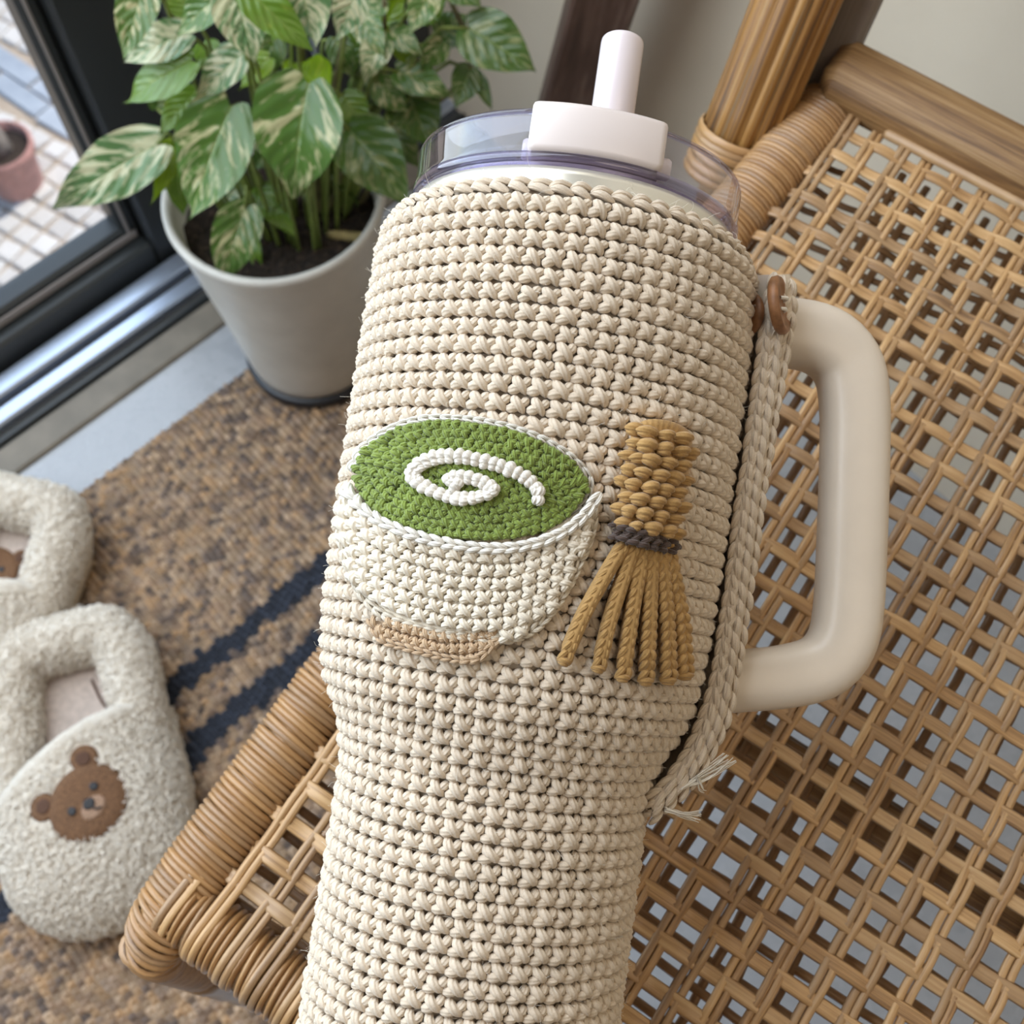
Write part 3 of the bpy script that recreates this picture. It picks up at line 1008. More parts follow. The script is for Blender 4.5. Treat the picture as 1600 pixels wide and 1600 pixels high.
# frame rods
RC_H = -.0062
ra = np.linspace(-.014, SEAT_D + .01, 60)
left_path = seat(ra, rail_b(ra), RC_H)
lp0 = seat(-.014, rail_b(-.014), RC_H)
bend = [lp0 - SA * (.015 * math.sin(x)) - EZ * (.018 * (1 - math.cos(x))) for x in np.linspace(0, np.pi / 2, 14)[1:]]
bend += [bend[-1] - EZ * x for x in (.015, .035, .06)]
left_path = np.concatenate([np.array(bend)[::-1], left_path])
part('side_rail', tube(left_path, .0078, 14, sx=1.12, up=nrm(SN + .001 * SA + SA * np.linspace(1.2, 0, len(left_path))[:, None] ** 3)), M['cane_wrap'], chair, chair_o)
fb = np.linspace(-.004, SEAT_W + .02, 40)
part('front_rail', tube(seat(np.full(40, -.0115), fb, -.0075), .0108, 14), M['rail_wood'], chair, chair_o)
right_path = seat(ra, np.full(60, SEAT_W + .012), RC_H)
part('side_rail', tube(right_path, .0098, 14), M['cane_wrap'], chair, chair_o)


def wrap_mesh(R, w, t, squash=1.0):
    n, sec = 20, [(-w, 0), (-w * .62, t * .8), (0, t), (w * .62, t * .8), (w, 0)]
    a = np.arange(n) / n * 2 * np.pi
    V = np.array([[sx_, (R + st_) * math.cos(x), (R + st_) * math.sin(x)] for x in a for sx_, st_ in sec])
    k = len(sec); F = []
    for i in range(n):
        for j in range(k - 1):
            F.append([i * k + j, i * k + j + 1, ((i + 1) % n) * k + j + 1, ((i + 1) % n) * k + j])
    UV = np.array([[x / (2 * np.pi) * .06, j / k] for x in a for j in range(k)])
    return mesh_data('cane_wrap', V, np.array(F), M['cane_wrap'], UV)


wm = wrap_mesh(.0078, .00118, .0012)
wm_big = wrap_mesh(.0094, .0014, .0013)
d_l = np.concatenate([[0], np.cumsum(np.linalg.norm(np.diff(left_path, axis=0), axis=1))])
Tl = nrm(np.gradient(left_path, axis=0))
s = .004
while s < d_l[-1] - .004:
    c = np.array([np.interp(s, d_l, left_path[:, i]) for i in range(3)]); T = nrm(np.array([np.interp(s, d_l, Tl[:, i]) for i in range(3)]))
    k = s / d_l[-1]
    grow = 1.0 + .05 * max(0, (k - .6) / .4)
    T = nrm(T + SB * (.10 + rng.normal(0, .02)) + SN * rng.normal(0, .015))
    Y = nrm(np.cross(SN + SA * .6, T)); Z = np.cross(T, Y)
    o = put('cane_wrap', wm, chair)
    o.matrix_local = seat_matrix(c, T, Y * float(np.interp(s, [0, .055, .10], [1.12, 1.16, 1.5])) * grow, Z * grow)
    s += .00222 * (1 + rng.normal(0, .04))
# wraps on the front rail fill the gaps between the pairs of strands
for j in range(-1, nA):
    bj = (j + .5) * PIT
    for q_ in (-1.05, 0, 1.05):
        b_ = bj + PIT / 2 + q_ * .0025
        if b_ < -.004 or b_ > SEAT_W: continue
        o = put('rail_wrap', wm_big, chair)
        T = nrm(SB + SA * rng.normal(.06, .03)); Y = nrm(np.cross(SN, T)); Z = np.cross(T, Y)
        sc_ = 1.14
        o.matrix_local = seat_matrix(seat(-.0115, b_, -.0075), T * .8, Y * sc_, Z * sc_)
# rear rail: a rounded board, top a little above the weave
rr_c = seat(SEAT_D + .0135, .5 * (SEAT_W + .042), .0045)
g = box_axes(rr_c, SB, SA, SN, (SEAT_W + .018) / 2, .0135, .0125, .006)
part('rear_rail', g, M['rail_wood'], chair, chair_o, True)
g = box_axes(seat(SEAT_D + .001, .5 * (SEAT_W + .04) + .012, .0018), SB, SA, SN, (SEAT_W - .03) / 2, .0034, .0022, .0012)
part('cane_edging', g, M['cane'], chair, chair_o, True)

# posts and legs
post_base = seat(.388, -.0085, -.004)
best = None
for kk in np.linspace(0, .9, 91):
    d_ = nrm(EZ + SA * kk)
    x1, y1 = pix(post_base + d_ * .06); x2, y2 = pix(post_base + d_ * .14)
    sl = (x2 - x1) / (y2 - y1)
    e = abs(sl + .41)
    if best is None or e < best[0]: best = (e, kk)
POST_D = nrm(EZ + SA * best[1])


def fluted(P0, P1, r, n_fl, name, mat, seed):
    d = nrm(P1 - P0); x = nrm(np.cross(d, SB)); y = np.cross(d, x)
    n = n_fl * 5; r_ = np.random.default_rng(seed)
    dep = r_.uniform(.06, .17, n_fl); wid = r_.uniform(.8, 1.2, n_fl)
    edges = np.concatenate([[0], np.cumsum(wid)]) / wid.sum() * 2 * np.pi
    ring = []
    for k in range(n_fl):
        for m_ in range(5):
            f_ = m_ / 5
            a = edges[k] + (edges[k + 1] - edges[k]) * f_
            ring.append((a, 1 - dep[k] * (1 - math.sin(math.pi * f_) ** .45)))
    S = 24
    V, UV = [], []
    L = np.linalg.norm(P1 - P0)
    for i in range(S):
        c = P0 + (P1 - P0) * i / (S - 1)
        for k, (a, q) in enumerate(ring):
            q2 = q * (1 + .012 * math.sin(i * 1.3 + k))
            V.append(c + r * q2 * (math.cos(a) * x + math.sin(a) * y)); UV.append((L * i / (S - 1), k / n * 8))
    F = grid_faces(S, n, True).tolist()
    F.append(list(range(n))[::-1]); F.append([(S - 1) * n + k for k in range(n)])
    return np.array(V), F, np.array(UV)


post_c = post_base
part('back_post', fluted(post_c - POST_D * .03, post_c + POST_D * .55, .0178, 17, 'back_post', M['post_wood'], 2), M['post_wood'], chair, chair_o, True)
leg_top = post_c - EZ * .02
part('rear_leg', tube(np.array([leg_top + (np.array([0, 0, -1.0]) * leg_top[2]) * k for k in np.linspace(0, 1, 6)]), .0165, 14), M['rail_wood'], chair, chair_o)
# flat grey slat fixed behind the post
sl_c = post_c + SA * .030 + SB * .016 + POST_D * .27
part('back_slat', box_axes(sl_c, POST_D, SB, np.cross(POST_D, SB), .29, .012, .006, .002), M['grey_wood'], chair, chair_o, False)
# right hand post, out of view but the chair stands on it
post_r = seat(.388, SEAT_W + .03, -.004)
part('back_post', fluted(post_r - POST_D * .03, post_r + POST_D * .55, .0178, 17, 'back_post', M['post_wood'], 5), M['post_wood'], chair, chair_o, True)
for (lp, mt, rad) in ((post_r - EZ * .02, 'rail_wood', .0165), (bend[-1], 'cane_wrap', .0095), (seat(-.008, SEAT_W, -.02), 'cane_wrap', .0135)):
    part('rear_leg' if mt == 'rail_wood' else 'front_leg', tube(np.array([lp * np.array([1, 1, 1 - k]) for k in np.linspace(0, 1, 24)]), rad * (1 + .05 * np.sin(np.arange(24) * 2.4)), 14), M[mt], chair, chair_o)
# cane binding round the foot of the post
post_wrap = wrap_mesh(.0185, .0022, .0014)
for k in range(6):
    o = put('post_binding', post_wrap, chair)
    T = nrm(POST_D + rng.normal(0, .04, 3)); Y = nrm(np.cross(SA, T)); Z = np.cross(T, Y)
    o.matrix_local = seat_matrix(post_c + POST_D * (-.036 + k * .0037), T, Y, Z)
# stretchers low on the legs
for (A_, B_) in ((seat(-.008, .02, 0), seat(.388, .0, 0)), (seat(-.008, SEAT_W, 0), seat(.388, SEAT_W + .03, 0))):
    A2 = A_ * np.array([1, 1, 0]) + EZ * .20; B2 = B_ * np.array([1, 1, 0]) + EZ * .20
    part('stretcher', tube(np.array([A2, (A2 + B2) / 2, B2]), .009, 10), M['rail_wood'], chair, chair_o)

#CUP
# ------------------------------------------------------------------ tumbler axes
CY = -(FW - CA * (FW @ CA)); CY = nrm(CY)        # from the axis towards the viewer's side
CX = np.cross(CY, CA)                            # to the handle side
if CX[0] < 0: CX = -CX


def cupP(x, y, s):
    """x to the handle, y to the front, s above the cozy's top edge"""
    x = np.asarray(x, float)[..., None]; y = np.asarray(y, float)[..., None]; s = np.asarray(s, float)[..., None]
    return AXIS_TOP + x * CX + y * CY + s * CA


# outer profile of the crocheted cozy (s from the top edge, radius)
PROF_S = np.array([-.268, -.262, -.232, -.205, -.180, -.167, -.158, -.149, -.141, -.133, -.120, -.085, -.033, -.011, -.005, -.003])
PROF_R = np.array([.0405, .0432, .0440, .0438, .0437, .0438, .0443, .0470, .0512, .0540, .0556, .0564, .0566, .0562, .0550, .0535])


def cozyR(s): return np.interp(s, PROF_S, PROF_R)


def on_cup(x, y, lift=0.0):
    """point where the sight line meets the cozy's surface, with its normal"""
    d = ray(x, y)
    o = CAM - AXIS_TOP
    R = np.full(np.shape(x), .056)
    ox, oy, os_ = o @ CX, o @ CY, o @ CA
    dx, dy, ds = d @ CX, d @ CY, d @ CA
    for _ in range(8):
        a = dx * dx + dy * dy; b = 2 * (ox * dx + oy * dy); c = ox * ox + oy * oy - R * R
        disc = np.maximum(b * b - 4 * a * c, 1e-9)
        t_ = (-b - np.sqrt(disc)) / (2 * a)
        s_ = os_ + t_ * ds
        R = .5 * R + .5 * (cozyR(s_) + lift)
    P = CAM + d * t_[..., None]
    q = P - AXIS_TOP
    nx, ny = q @ CX, q @ CY
    N = nrm(nx[..., None] * CX + ny[..., None] * CY)
    return P, N


def bean(pts, rad, n=7, sides=8, flat=1.0):
    """one plump loop of yarn in stitch units; returns V, F, UV with u 0..1"""
    P = smooth_path(pts, n)
    k = np.linspace(0, 1, n)
    r = rad * (np.sin(np.pi * np.clip(k * .94 + .03, 0, 1)) ** .42)
    V, F, UV = tube(P, r, sides, up=np.array([0, 0, 1.0]), caps=False, sy=flat)
    UV[:, 0] = UV[:, 0] / UV[:, 0].max()
    return V, F, UV


def stack(*beans):
    V, F, UV = join(*beans)
    return V, F, UV


# templates: x across the stitch (-.5 .. .5), y up the row (0 .. 1), z outwards (1 = one stitch width)
ST_SC = stack(bean([(-.27, .97, .00), (-.17, .68, .33), (.06, .38, .35), (.27, .06, .03)], .27),
              bean([(-.42, .10, -.02), (-.22, .24, .30), (.04, .36, .20)], .30, 6),
              bean([(.10, .40, .12), (.26, .62, .27), (.31, .94, .00)], .235, 6))
ST_SC_LO = stack(bean([(-.27, .97, .0), (-.05, .5, .36), (.27, .04, .0)], .27, 5, 6), bean([(-.40, .08, -.04), (.05, .5, .3), (.31, .96, .0)], .26, 5, 6))
for T_ in (ST_SC, ST_SC_LO):
    T_[0][:, 0] *= 1.15; T_[0][:, 1] = .01 + .97 * T_[0][:, 1]
ST_V = stack(bean([(-.04, -.14, .02), (-.20, .30, .22), (-.34, .98, -.04)], .215),
             bean([(.04, -.14, .0), (.20, .30, .20), (.34, .98, -.06)], .215))
ST_BUMP = stack(bean([(-.46, -.22, -.05), (-.12, .0, .28), (.34, .34, .0)], .25), bean([(-.30, .30, -.1), (.05, .22, .22), (.46, -.12, -.05)], .22))
ST_ROUND = stack(bean([(-.52, -.06, -.08), (-.1, .10, .26), (.30, .12, .2), (.52, -.02, -.05)], .33),
                 bean([(-.40, -.24, -.05), (.0, -.20, .22), (.46, -.22, -.05)], .27))


def lay(template, O, X, Y, Z, jitter=.05, seed=0):
    """copies of a template in many frames (O, X, Y, Z arrays of n x 3) as one geometry"""
    r = np.random.default_rng(seed)
    V, F, UV = template
    n = len(O); m = len(V)
    sc = 1 + r.normal(0, jitter, (n, 3)); rot = r.normal(0, jitter * 1.2, n)
    v = V[None] * sc[:, None]
    c, s_ = np.cos(rot)[:, None], np.sin(rot)[:, None]
    x = (v[..., 0] * c - (v[..., 1] - .5) * s_); y = (v[..., 0] * s_ + (v[..., 1] - .5) * c) + .5
    W = O[:, None] + x[..., None] * X[:, None] + y[..., None] * Y[:, None] + v[..., 2][..., None] * Z[:, None]
    Fa = (np.asarray(F)[None] + (np.arange(n) * m)[:, None, None]).reshape(-1, 4)
    UVa = np.broadcast_to(UV[None], (n, m, 2)).copy()
    UVa += r.random((n, 1, 2))
    return W.reshape(-1, 3), Fa, UVa.reshape(-1, 2)


cup_o = CUP_BASE.copy()
cozy = thing('tumbler_cozy', cup_o, 'beige crocheted cozy around the tumbler with a matcha bowl and whisk sewn on', 'cozy')


def build_cozy():
    ROW = .00478
    fr_O, fr_X, fr_Y, fr_Z, lo = [], [], [], [], []
    s = -.0075; k = 0; shift = 0.0
    while s > -.266:
        # distance along the profile rather than the axis
        r0, r1 = float(cozyR(s)), float(cozyR(s - ROW))
        ds = ROW * ROW / math.hypot(ROW, r0 - r1)
        sb = s - ds
        Rb, Rt = float(cozyR(sb)) - .0016, float(cozyR(s)) - .0016
        n = int(round(2 * math.pi * float(cozyR((s + sb) / 2)) / .00525))
        shift += .035
        th = (np.arange(n) + shift) / n * 2 * np.pi
        dirn = np.sin(th)[:, None] * CX + np.cos(th)[:, None] * CY
        tan = np.cos(th)[:, None] * CX - np.sin(th)[:, None] * CY
        Pb = AXIS_TOP + sb * CA + Rb * dirn; Pt = AXIS_TOP + s * CA + Rt * dirn
        w = 2 * math.pi * (Rb + .0016) / n
        Yv = Pt - Pb
        Zv = nrm(np.cross(np.broadcast_to(tan, Yv.shape), Yv)); Zv *= np.sign(np.sum(Zv * dirn, -1))[:, None]
        fr_O.append(Pb); fr_X.append(tan * w); fr_Y.append(Yv); fr_Z.append(Zv * w)
        lo.append(np.cos(th) < -.15)
        s = sb; k += 1
    O, X, Y, Z, L = map(np.concatenate, (fr_O, fr_X, fr_Y, fr_Z, lo))
    hi = ~L
    g = lay(ST_SC, O[hi], X[hi], Y[hi], Z[hi], .05, 1)
    part('crochet_front', g, M['yarn_beige'], cozy, cup_o, kind='stuff')
    g = lay(ST_SC_LO, O[L], X[L], Y[L], Z[L], .05, 2)
    part('crochet_back', g, M['yarn_beige'], cozy, cup_o, kind='stuff')
    # inner fabric closes the gaps between the stitches
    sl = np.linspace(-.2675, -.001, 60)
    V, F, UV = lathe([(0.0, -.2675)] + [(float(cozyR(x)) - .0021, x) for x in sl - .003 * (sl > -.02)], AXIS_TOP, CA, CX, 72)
    part('lining', (V, F, UV), M['yarn_shade'], cozy, cup_o)
    # chained top edge
    n = 62
    th = np.arange(n) / n * 2 * np.pi
    dirn = np.sin(th)[:, None] * CX + np.cos(th)[:, None] * CY; tan = np.cos(th)[:, None] * CX - np.sin(th)[:, None] * CY
    w = 2 * math.pi * .0535 / n
    Z = nrm(dirn + CA * .75); Yv = np.cross(Z, tan)
    g1 = lay(ST_V, AXIS_TOP - .0052 * CA + .0534 * dirn - tan * w * .4, np.cross(tan, Z) * .0054, tan * w * 1.05, Z * .0050, .05, 3)
    part('edge_chain', g1, M['yarn_beige'], cozy, cup_o, kind='stuff')


build_cozy()


def surf_frames(px, py, ang, w, h, lift):
    """frames on the cozy for stitches at picture points; ang = direction of the stitch's x axis (y-down degrees)"""
    px, py = np.asarray(px, float), np.asarray(py, float); ang = np.radians(np.broadcast_to(ang, px.shape))
    w = np.broadcast_to(np.asarray(w, float), px.shape); h = np.broadcast_to(np.asarray(h, float), px.shape)
    lift = np.broadcast_to(np.asarray(lift, float), px.shape)
    P, N = on_cup(px, py, lift)
    e = 2.0
    Px, _ = on_cup(px + e * np.cos(ang), py + e * np.sin(ang), lift); Py, _ = on_cup(px + e * np.sin(ang), py - e * np.cos(ang), lift)
    X = (Px - P) / e; Y = (Py - P) / e
    mx = .00040
    X *= np.minimum(1, mx / np.linalg.norm(X, axis=-1))[:, None]; Y *= np.minimum(1, mx / np.linalg.norm(Y, axis=-1))[:, None]
    Xs, Ys = X * w[:, None], Y * h[:, None]
    zz = .5 * (np.linalg.norm(Xs, axis=-1) + np.linalg.norm(Ys, axis=-1))
    return P - .5 * Ys, Xs, Ys, N * zz[:, None]


def along(pts, step, closed=False):
    """evenly spaced points with tangent angles along a picture path"""
    pts = list(pts)
    if closed: pts = pts + [pts[0]]
    P = smooth_path(pts, 600)
    L = np.concatenate([[0], np.cumsum(np.linalg.norm(np.diff(P, axis=0), axis=1))])
    n = max(2, int(round(L[-1] / step)))
    s = np.linspace(0, L[-1], n + 1)
    s = s[:-1] if closed else s
    T = np.gradient(P, axis=0)
    x, y = np.interp(s, L, P[:, 0]), np.interp(s, L, P[:, 1])
    return x, y, np.degrees(np.arctan2(np.interp(s, L, T[:, 1]), np.interp(s, L, T[:, 0])))


def pad(poly, centre, height, rings=5, inset=.97):
    """padded backing of an applique: domed sheet over a picture outline"""
    poly = np.asarray(poly, float); c = np.asarray(centre, float)
    x0 = smooth_path(np.concatenate([poly, poly[:1]]), 97)[:-1]
    Vs = []
    for k, f in enumerate(list(np.linspace(.02, .92, rings)) + [inset, inset + .01]):
        q = c + (x0 - c) * f
        hgt = height if k < rings else (height * .75 if k == rings else -.0015)
        Vs.append(on_cup(q[:, 0], q[:, 1], hgt)[0])
    return np.concatenate(Vs), grid_faces(rings + 2, len(x0), True), np.tile(np.linspace(0, 6, len(x0))[:, None], (rings + 2, 2))


# --- bowl of matcha
def ell(f, t, c=(738, 750), a=180, b=84, th=11):
    t = np.asarray(t); th = math.radians(th)
    x, y = a * f * np.cos(t), b * f * np.sin(t)
    return c[0] + x * math.cos(th) - y * math.sin(th), c[1] + x * math.sin(th) + y * math.cos(th)


GREEN = [(559, 735), (563, 760), (577, 786), (609, 814), (675, 834), (771, 842), (850, 828), (894, 798), (916, 765), (905, 735), (870, 705), (820, 681), (760, 665), (700, 659), (650, 663), (605, 682), (573, 708)]
g_out = smooth_path(np.array(GREEN + GREEN[:1], float), 121)[:-1]
g_tan = nrm(np.roll(g_out, -1, 0) - np.roll(g_out, 1, 0))
g_nor = np.stack([g_tan[:, 1], -g_tan[:, 0]], -1)
if np.sum((np.array([738, 750]) - g_out) * g_nor) < 0: g_nor = -g_nor


def g_inset(d):
    q = g_out + g_nor * d
    far = np.min(np.linalg.norm(q[:, None] - g_out[None], axis=-1), 1) > abs(d) - 2.5
    q = q[far]
    return q


RIM = [(546, 768), (572, 798), (612, 822), (660, 840), (715, 852), (770, 857), (825, 852), (875, 834), (910, 808), (929, 782)]
BOWL = RIM + [(924, 830), (905, 880), (882, 925), (856, 962), (826, 988), (790, 999), (740, 996), (680, 988), (622, 972), (582, 946), (557, 906), (542, 856), (538, 806)]
bowl_c = (735, 905)
fy = [(578, 968), (596, 1000), (640, 1013), (700, 1028), (742, 1031), (772, 1006), (776, 985), (700, 978)]
part('bowl_foot_backing', pad(fy, (685, 1000), .0022), M['yarn_tan'], cozy, cup_o)
xs, ys, an = [], [], []
for k, yo in enumerate((0, 17, 34)):
    x, y, a = along([(584, 964 + yo), (640, 982 + yo), (705, 996 + yo), (770, 990 + yo)], 15)
    ok = in_poly(x, y, fy)
    xs += list(x[ok]); ys += list(y[ok]); an += list(a[ok])
part('bowl_foot', lay(ST_SC, *surf_frames(xs, ys, an, 15, 17, .0022), .06, 11), M['yarn_tan'], cozy, cup_o, kind='stuff', label='tan crocheted foot under the bowl')
x, y, a = along([(582, 972), (598, 1000), (642, 1014), (702, 1029), (744, 1030), (774, 1004)], 15)
part('foot_edge_chain', lay(ST_V, *surf_frames(x, y, a - 90, 15, 17, .0030), .05, 12), M['yarn_tan'], cozy, cup_o, kind='stuff')
part('bowl_backing', pad(BOWL, bowl_c, .0030), M['yarn_cream'], cozy, cup_o)
xs, ys, an = [], [], []
for k in range(8):
    pts = [(x_ - 2.5 * k + (bowl_c[0] - x_) * .012 * k, y_ + 13 + 21.5 * k - .010 * k * abs(x_ - 740) * (1 if x_ > 740 else .3)) for x_, y_ in RIM]
    x, y, a = along(pts, 23.5)
    x = x + (k % 2) * 3
    ok = in_poly(x, y, [(bowl_c[0] + (p_[0] - bowl_c[0]) * .975, bowl_c[1] + (p_[1] - bowl_c[1]) * .975) for p_ in BOWL])
    xs += list(x[ok]); ys += list(y[ok]); an += list(a[ok])
part('bowl_body', lay(ST_SC, *surf_frames(xs, ys, an, 23, 21.5, .0030), .045, 13), M['yarn_cream'], cozy, cup_o, kind='stuff', label='cream crocheted bowl sewn on the cozy')
x, y, a = along(BOWL[len(RIM) - 1:] + [BOWL[0]], 17)
part('bowl_edge_chain', lay(ST_V, *surf_frames(x, y, a - 90, 17, 19, .0024), .05, 14), M['yarn_cream'], cozy, cup_o, kind='stuff')
ep = g_inset(-5.0)[::2]
part('matcha_backing', pad(ep, (738, 750), .0026), M['yarn_green'], cozy, cup_o)
xs, ys, an, ws, hs = [], [], [], [], []
for d_ in (6, 19, 32, 45, 58, 70, 80):
    x, y, a = along([tuple(q_) for q_ in g_inset(d_)][::2], 14.5, True)
    xs += list(x); ys += list(y); an += list(a); ws += [16] * len(x); hs += [16.5] * len(x)
xs, ys = np.array(xs) + rng.normal(0, .8, len(xs)), np.array(ys) + rng.normal(0, .8, len(ys))
part('matcha_surface', lay(ST_SC, *surf_frames(xs, ys, an, ws, hs, .0026), .10, 15), M['yarn_green'], cozy, cup_o, kind='stuff', label='matcha green crocheted oval')
q_ = g_inset(-6.0); q_ = q_[(np.arange(len(q_)) > len(q_) * .44)]
x, y, a = along([tuple(v_) for v_ in q_][::3], 17)
part('upper_rim_chain', lay(ST_V, *surf_frames(x, y, a - 90, 13, 20, .0016), .04, 16), M['yarn_white'], cozy, cup_o, kind='stuff')
x, y, a = along(RIM, 20)
part('lower_rim_chain', lay(ST_V, *surf_frames(x, y, a - 90, 21, 24, .0048), .04, 17), M['yarn_white'], cozy, cup_o, kind='stuff', label='white chain stitch rim of the bowl')
SPIRAL = [(716, 750), (727, 754), (724, 763), (710, 765), (697, 760), (692, 750), (702, 737), (722, 732), (748, 737), (770, 747), (783, 762), (776, 779), (753, 789), (725, 793), (695, 788),
          (663, 775), (641, 759), (634, 742), (643, 722), (666, 707), (695, 700), (728, 702), (762, 709), (795, 719), (823, 732), (842, 747), (853, 763), (854, 782)]
x, y, a = along(SPIRAL, 14.5)
part('cream_swirl', lay(ST_ROUND, *surf_frames(x, y, a + 6, 16, 26, .0046), .07, 18), M['yarn_white'], cozy, cup_o, kind='stuff', label='white yarn swirl on the matcha')

# --- bamboo whisk
WH = [(984, 684), (992, 664), (1012, 654), (1040, 655), (1066, 664), (1082, 682), (1078, 730), (1070, 780), (1056, 832), (1010, 824), (968, 806), (972, 745)]
whc = (1024, 742)


def whisk_lift(x, y):
    # rolled handle: thick along its middle
    ax = 1024 + (742 - y) * .13
    return .0015 + .0085 * np.sqrt(np.clip(1 - ((x - ax) / 56) ** 2, 0, 1))


def raised(xs, ys, an, w, h, lift):
    O, X, Y, Z = surf_frames(xs, ys, an, w, h, lift)
    return O, X, Y, Z


poly = np.asarray(WH, float)
x0 = smooth_path(np.concatenate([poly, poly[:1]]), 65)[:-1]
Vs = []
for f_ in (.02, .25, .5, .72, .88, .97, .99):
    q = np.array(whc) + (x0 - whc) * f_
    L_ = whisk_lift(q[:, 0], q[:, 1]) - .0012 if f_ < .98 else np.full(len(q), -.001)
    Vs.append(on_cup(q[:, 0], q[:, 1], L_)[0])
part('whisk_backing', (np.concatenate(Vs), grid_faces(7, len(x0), True), np.tile(np.linspace(0, 6, len(x0))[:, None], (7, 2))), M['yarn_mustard'], cozy, cup_o)
xs, ys, an = [], [], []
for k in range(8):
    f_ = k / 7.0
    cx, cy = 1034 - f_ * 21, 668 + f_ * 146
    hw = 47 - 2 * f_ - (5 if k == 0 else 0)
    n_ = 5 - (k == 0)
    for i in range(n_):
        q = (i + .5) / n_ * 2 - 1 + ((k % 2) - .5) * .22
        xs.append(cx + math.sin(q * 1.35) / math.sin(1.35) * hw); ys.append(cy + q * hw * .22); an.append(12)
xs, ys = np.array(xs), np.array(ys)
part('whisk_handle', lay(ST_ROUND, *raised(xs, ys, np.array(an), 24.5, 22.5, whisk_lift(xs, ys) - .0004), .11, 21), M['yarn_mustard'], cozy, cup_o, kind='stuff', label='mustard crocheted whisk handle')
xs, ys, an, lf_ = [], [], [], []
for j in range(3):
    x, y, a = along([(964, 815 + j * 9), (990, 822 + j * 9), (1020, 830 + j * 9), (1053, 839 + j * 9)], 15)
    xs += list(x); ys += list(y); an += list(a + 18 * (-1) ** j)
    lf_ += list(.0055 + .004 * np.sin(np.linspace(.2, np.pi - .2, len(x))))
part('whisk_band', lay(ST_BUMP, *surf_frames(xs, ys, an, 20, 17, lf_), .08, 22), M['yarn_brown'], cozy, cup_o, kind='stuff', label='dark brown yarn band round the whisk')
tips = [(884, 1026), (936, 1037), (973, 1051), (1008, 1056), (1042, 1055), (1067, 1047)]
starts = [(977, 846), (992, 848), (1005, 851), (1018, 854), (1031, 857), (1043, 858)]
for k, (a0, b0) in enumerate(zip(starts, tips)):
    bow = 3 * (k - 2.5)
    pth = [a0, (a0[0] * .67 + b0[0] * .33 + bow * .6, a0[1] * .67 + b0[1] * .33), (a0[0] * .33 + b0[0] * .67 + bow * .8, a0[1] * .33 + b0[1] * .67), b0]
    x, y, a = along(pth, 15.5)
    n_ = len(x); lf_ = .0058 - .0024 * np.linspace(0, 1, n_)
    wd = np.linspace(21, 25, n_)
    g1 = lay(ST_V, *surf_frames(x[::-1], y[::-1], a[::-1] - 90 + 180, wd[::-1], 22, lf_[::-1]), .05, 30 + k)
    # core under the braid
    P, N = on_cup(np.asarray(x), np.asarray(y), lf_ - .0006)
    g2 = tube(P, np.concatenate([[.0012], np.full(n_ - 2, .0021), [.0012]]), 8, up=N, caps=False)
    g3 = lay(ST_ROUND, *surf_frames(x[-1:], y[-1:], a[-1:] - 90, 19, 17, lf_[-1:]), .02, 60 + k)
    part('whisk_tine', join((g1[0], np.asarray(g1[1]), g1[2]), (g3[0], np.asarray(g3[1]), g3[2]), g2), M['yarn_mustard'], cozy, cup_o)

# --- strap along the handle opening
SL = [(1203, 430), (1192, 470), (1185, 540), (1173, 650), (1157, 760), (1145, 850), (1131, 950), (1115, 1050), (1097, 1118), (1073, 1172), (1042, 1220), (1016, 1250)]
SR = [(1236, 428), (1244, 470), (1232, 545), (1212, 650), (1194, 760), (1182, 850), (1168, 950), (1152, 1050), (1138, 1118), (1112, 1178), (1070, 1236), (1020, 1276)]
NS = 40
sl_, sr_ = smooth_path(SL, NS), smooth_path(SR, NS)
dep = np.interp(np.linspace(0, 1, NS), [0, .1, .75, .9, 1], [.3345, .333, .3265, .3235, .3215])
PL, PR = at_depth(sl_[:, 0], sl_[:, 1], dep - .0005), at_depth(sr_[:, 0], sr_[:, 1], dep + .0015)
MID = (PL + PR) / 2
vdir = nrm(CAM - MID)
wdt = np.linalg.norm(PR - PL, axis=1)
sec = np.array([[-.46, -.2], [-.5, .05], [-.40, .22], [0, .27], [.40, .22], [.5, .05], [.46, -.2], [0, -.3]])
T_, N_, B_ = frames(MID, up=vdir)
acr = nrm(PR - PL)
Vs = MID[:, None] + sec[None, :, 0:1] * (acr * wdt[:, None])[:, None] * .92 + sec[None, :, 1:2] * .0105 * vdir[:, None]
part('strap_core', (Vs.reshape(-1, 3), grid_faces(NS, 8, True), None), M['yarn_beige'], cozy, cup_o)
gs = []
L = np.concatenate([[0], np.cumsum(np.linalg.norm(np.diff(MID, axis=0), axis=1))])
for c_, f_ in enumerate((-.33, .02, .36)):
    n_ = int(L[-1] / .0046)
    sv = np.linspace(0, L[-1], n_, endpoint=False) + .002 * c_ / 2
    I = lambda A: np.stack([np.interp(sv, L, A[:, i]) for i in range(3)], -1)
    m_, ac, vd, tg = I(MID), nrm(I(acr)), nrm(I(vdir)), nrm(I(T_)); ww = np.interp(sv, L, wdt)
    zdir = nrm(vd + ac * (f_ * 1.3))
    xdir = nrm(np.cross(tg, zdir)); 
    gs.append(lay(ST_V, m_ + ac * (ww * f_ * .92)[:, None] + vd * (.0022 - abs(f_) * .0030), xdir * .0050, tg * .0054, zdir * .0046, .06, 40 + c_))
part('strap', join(*[(g_[0], np.asarray(g_[1]), g_[2]) for g_ in gs]), M['yarn_beige'], cozy, cup_o, kind='stuff', label='crocheted strap edging the handle opening')

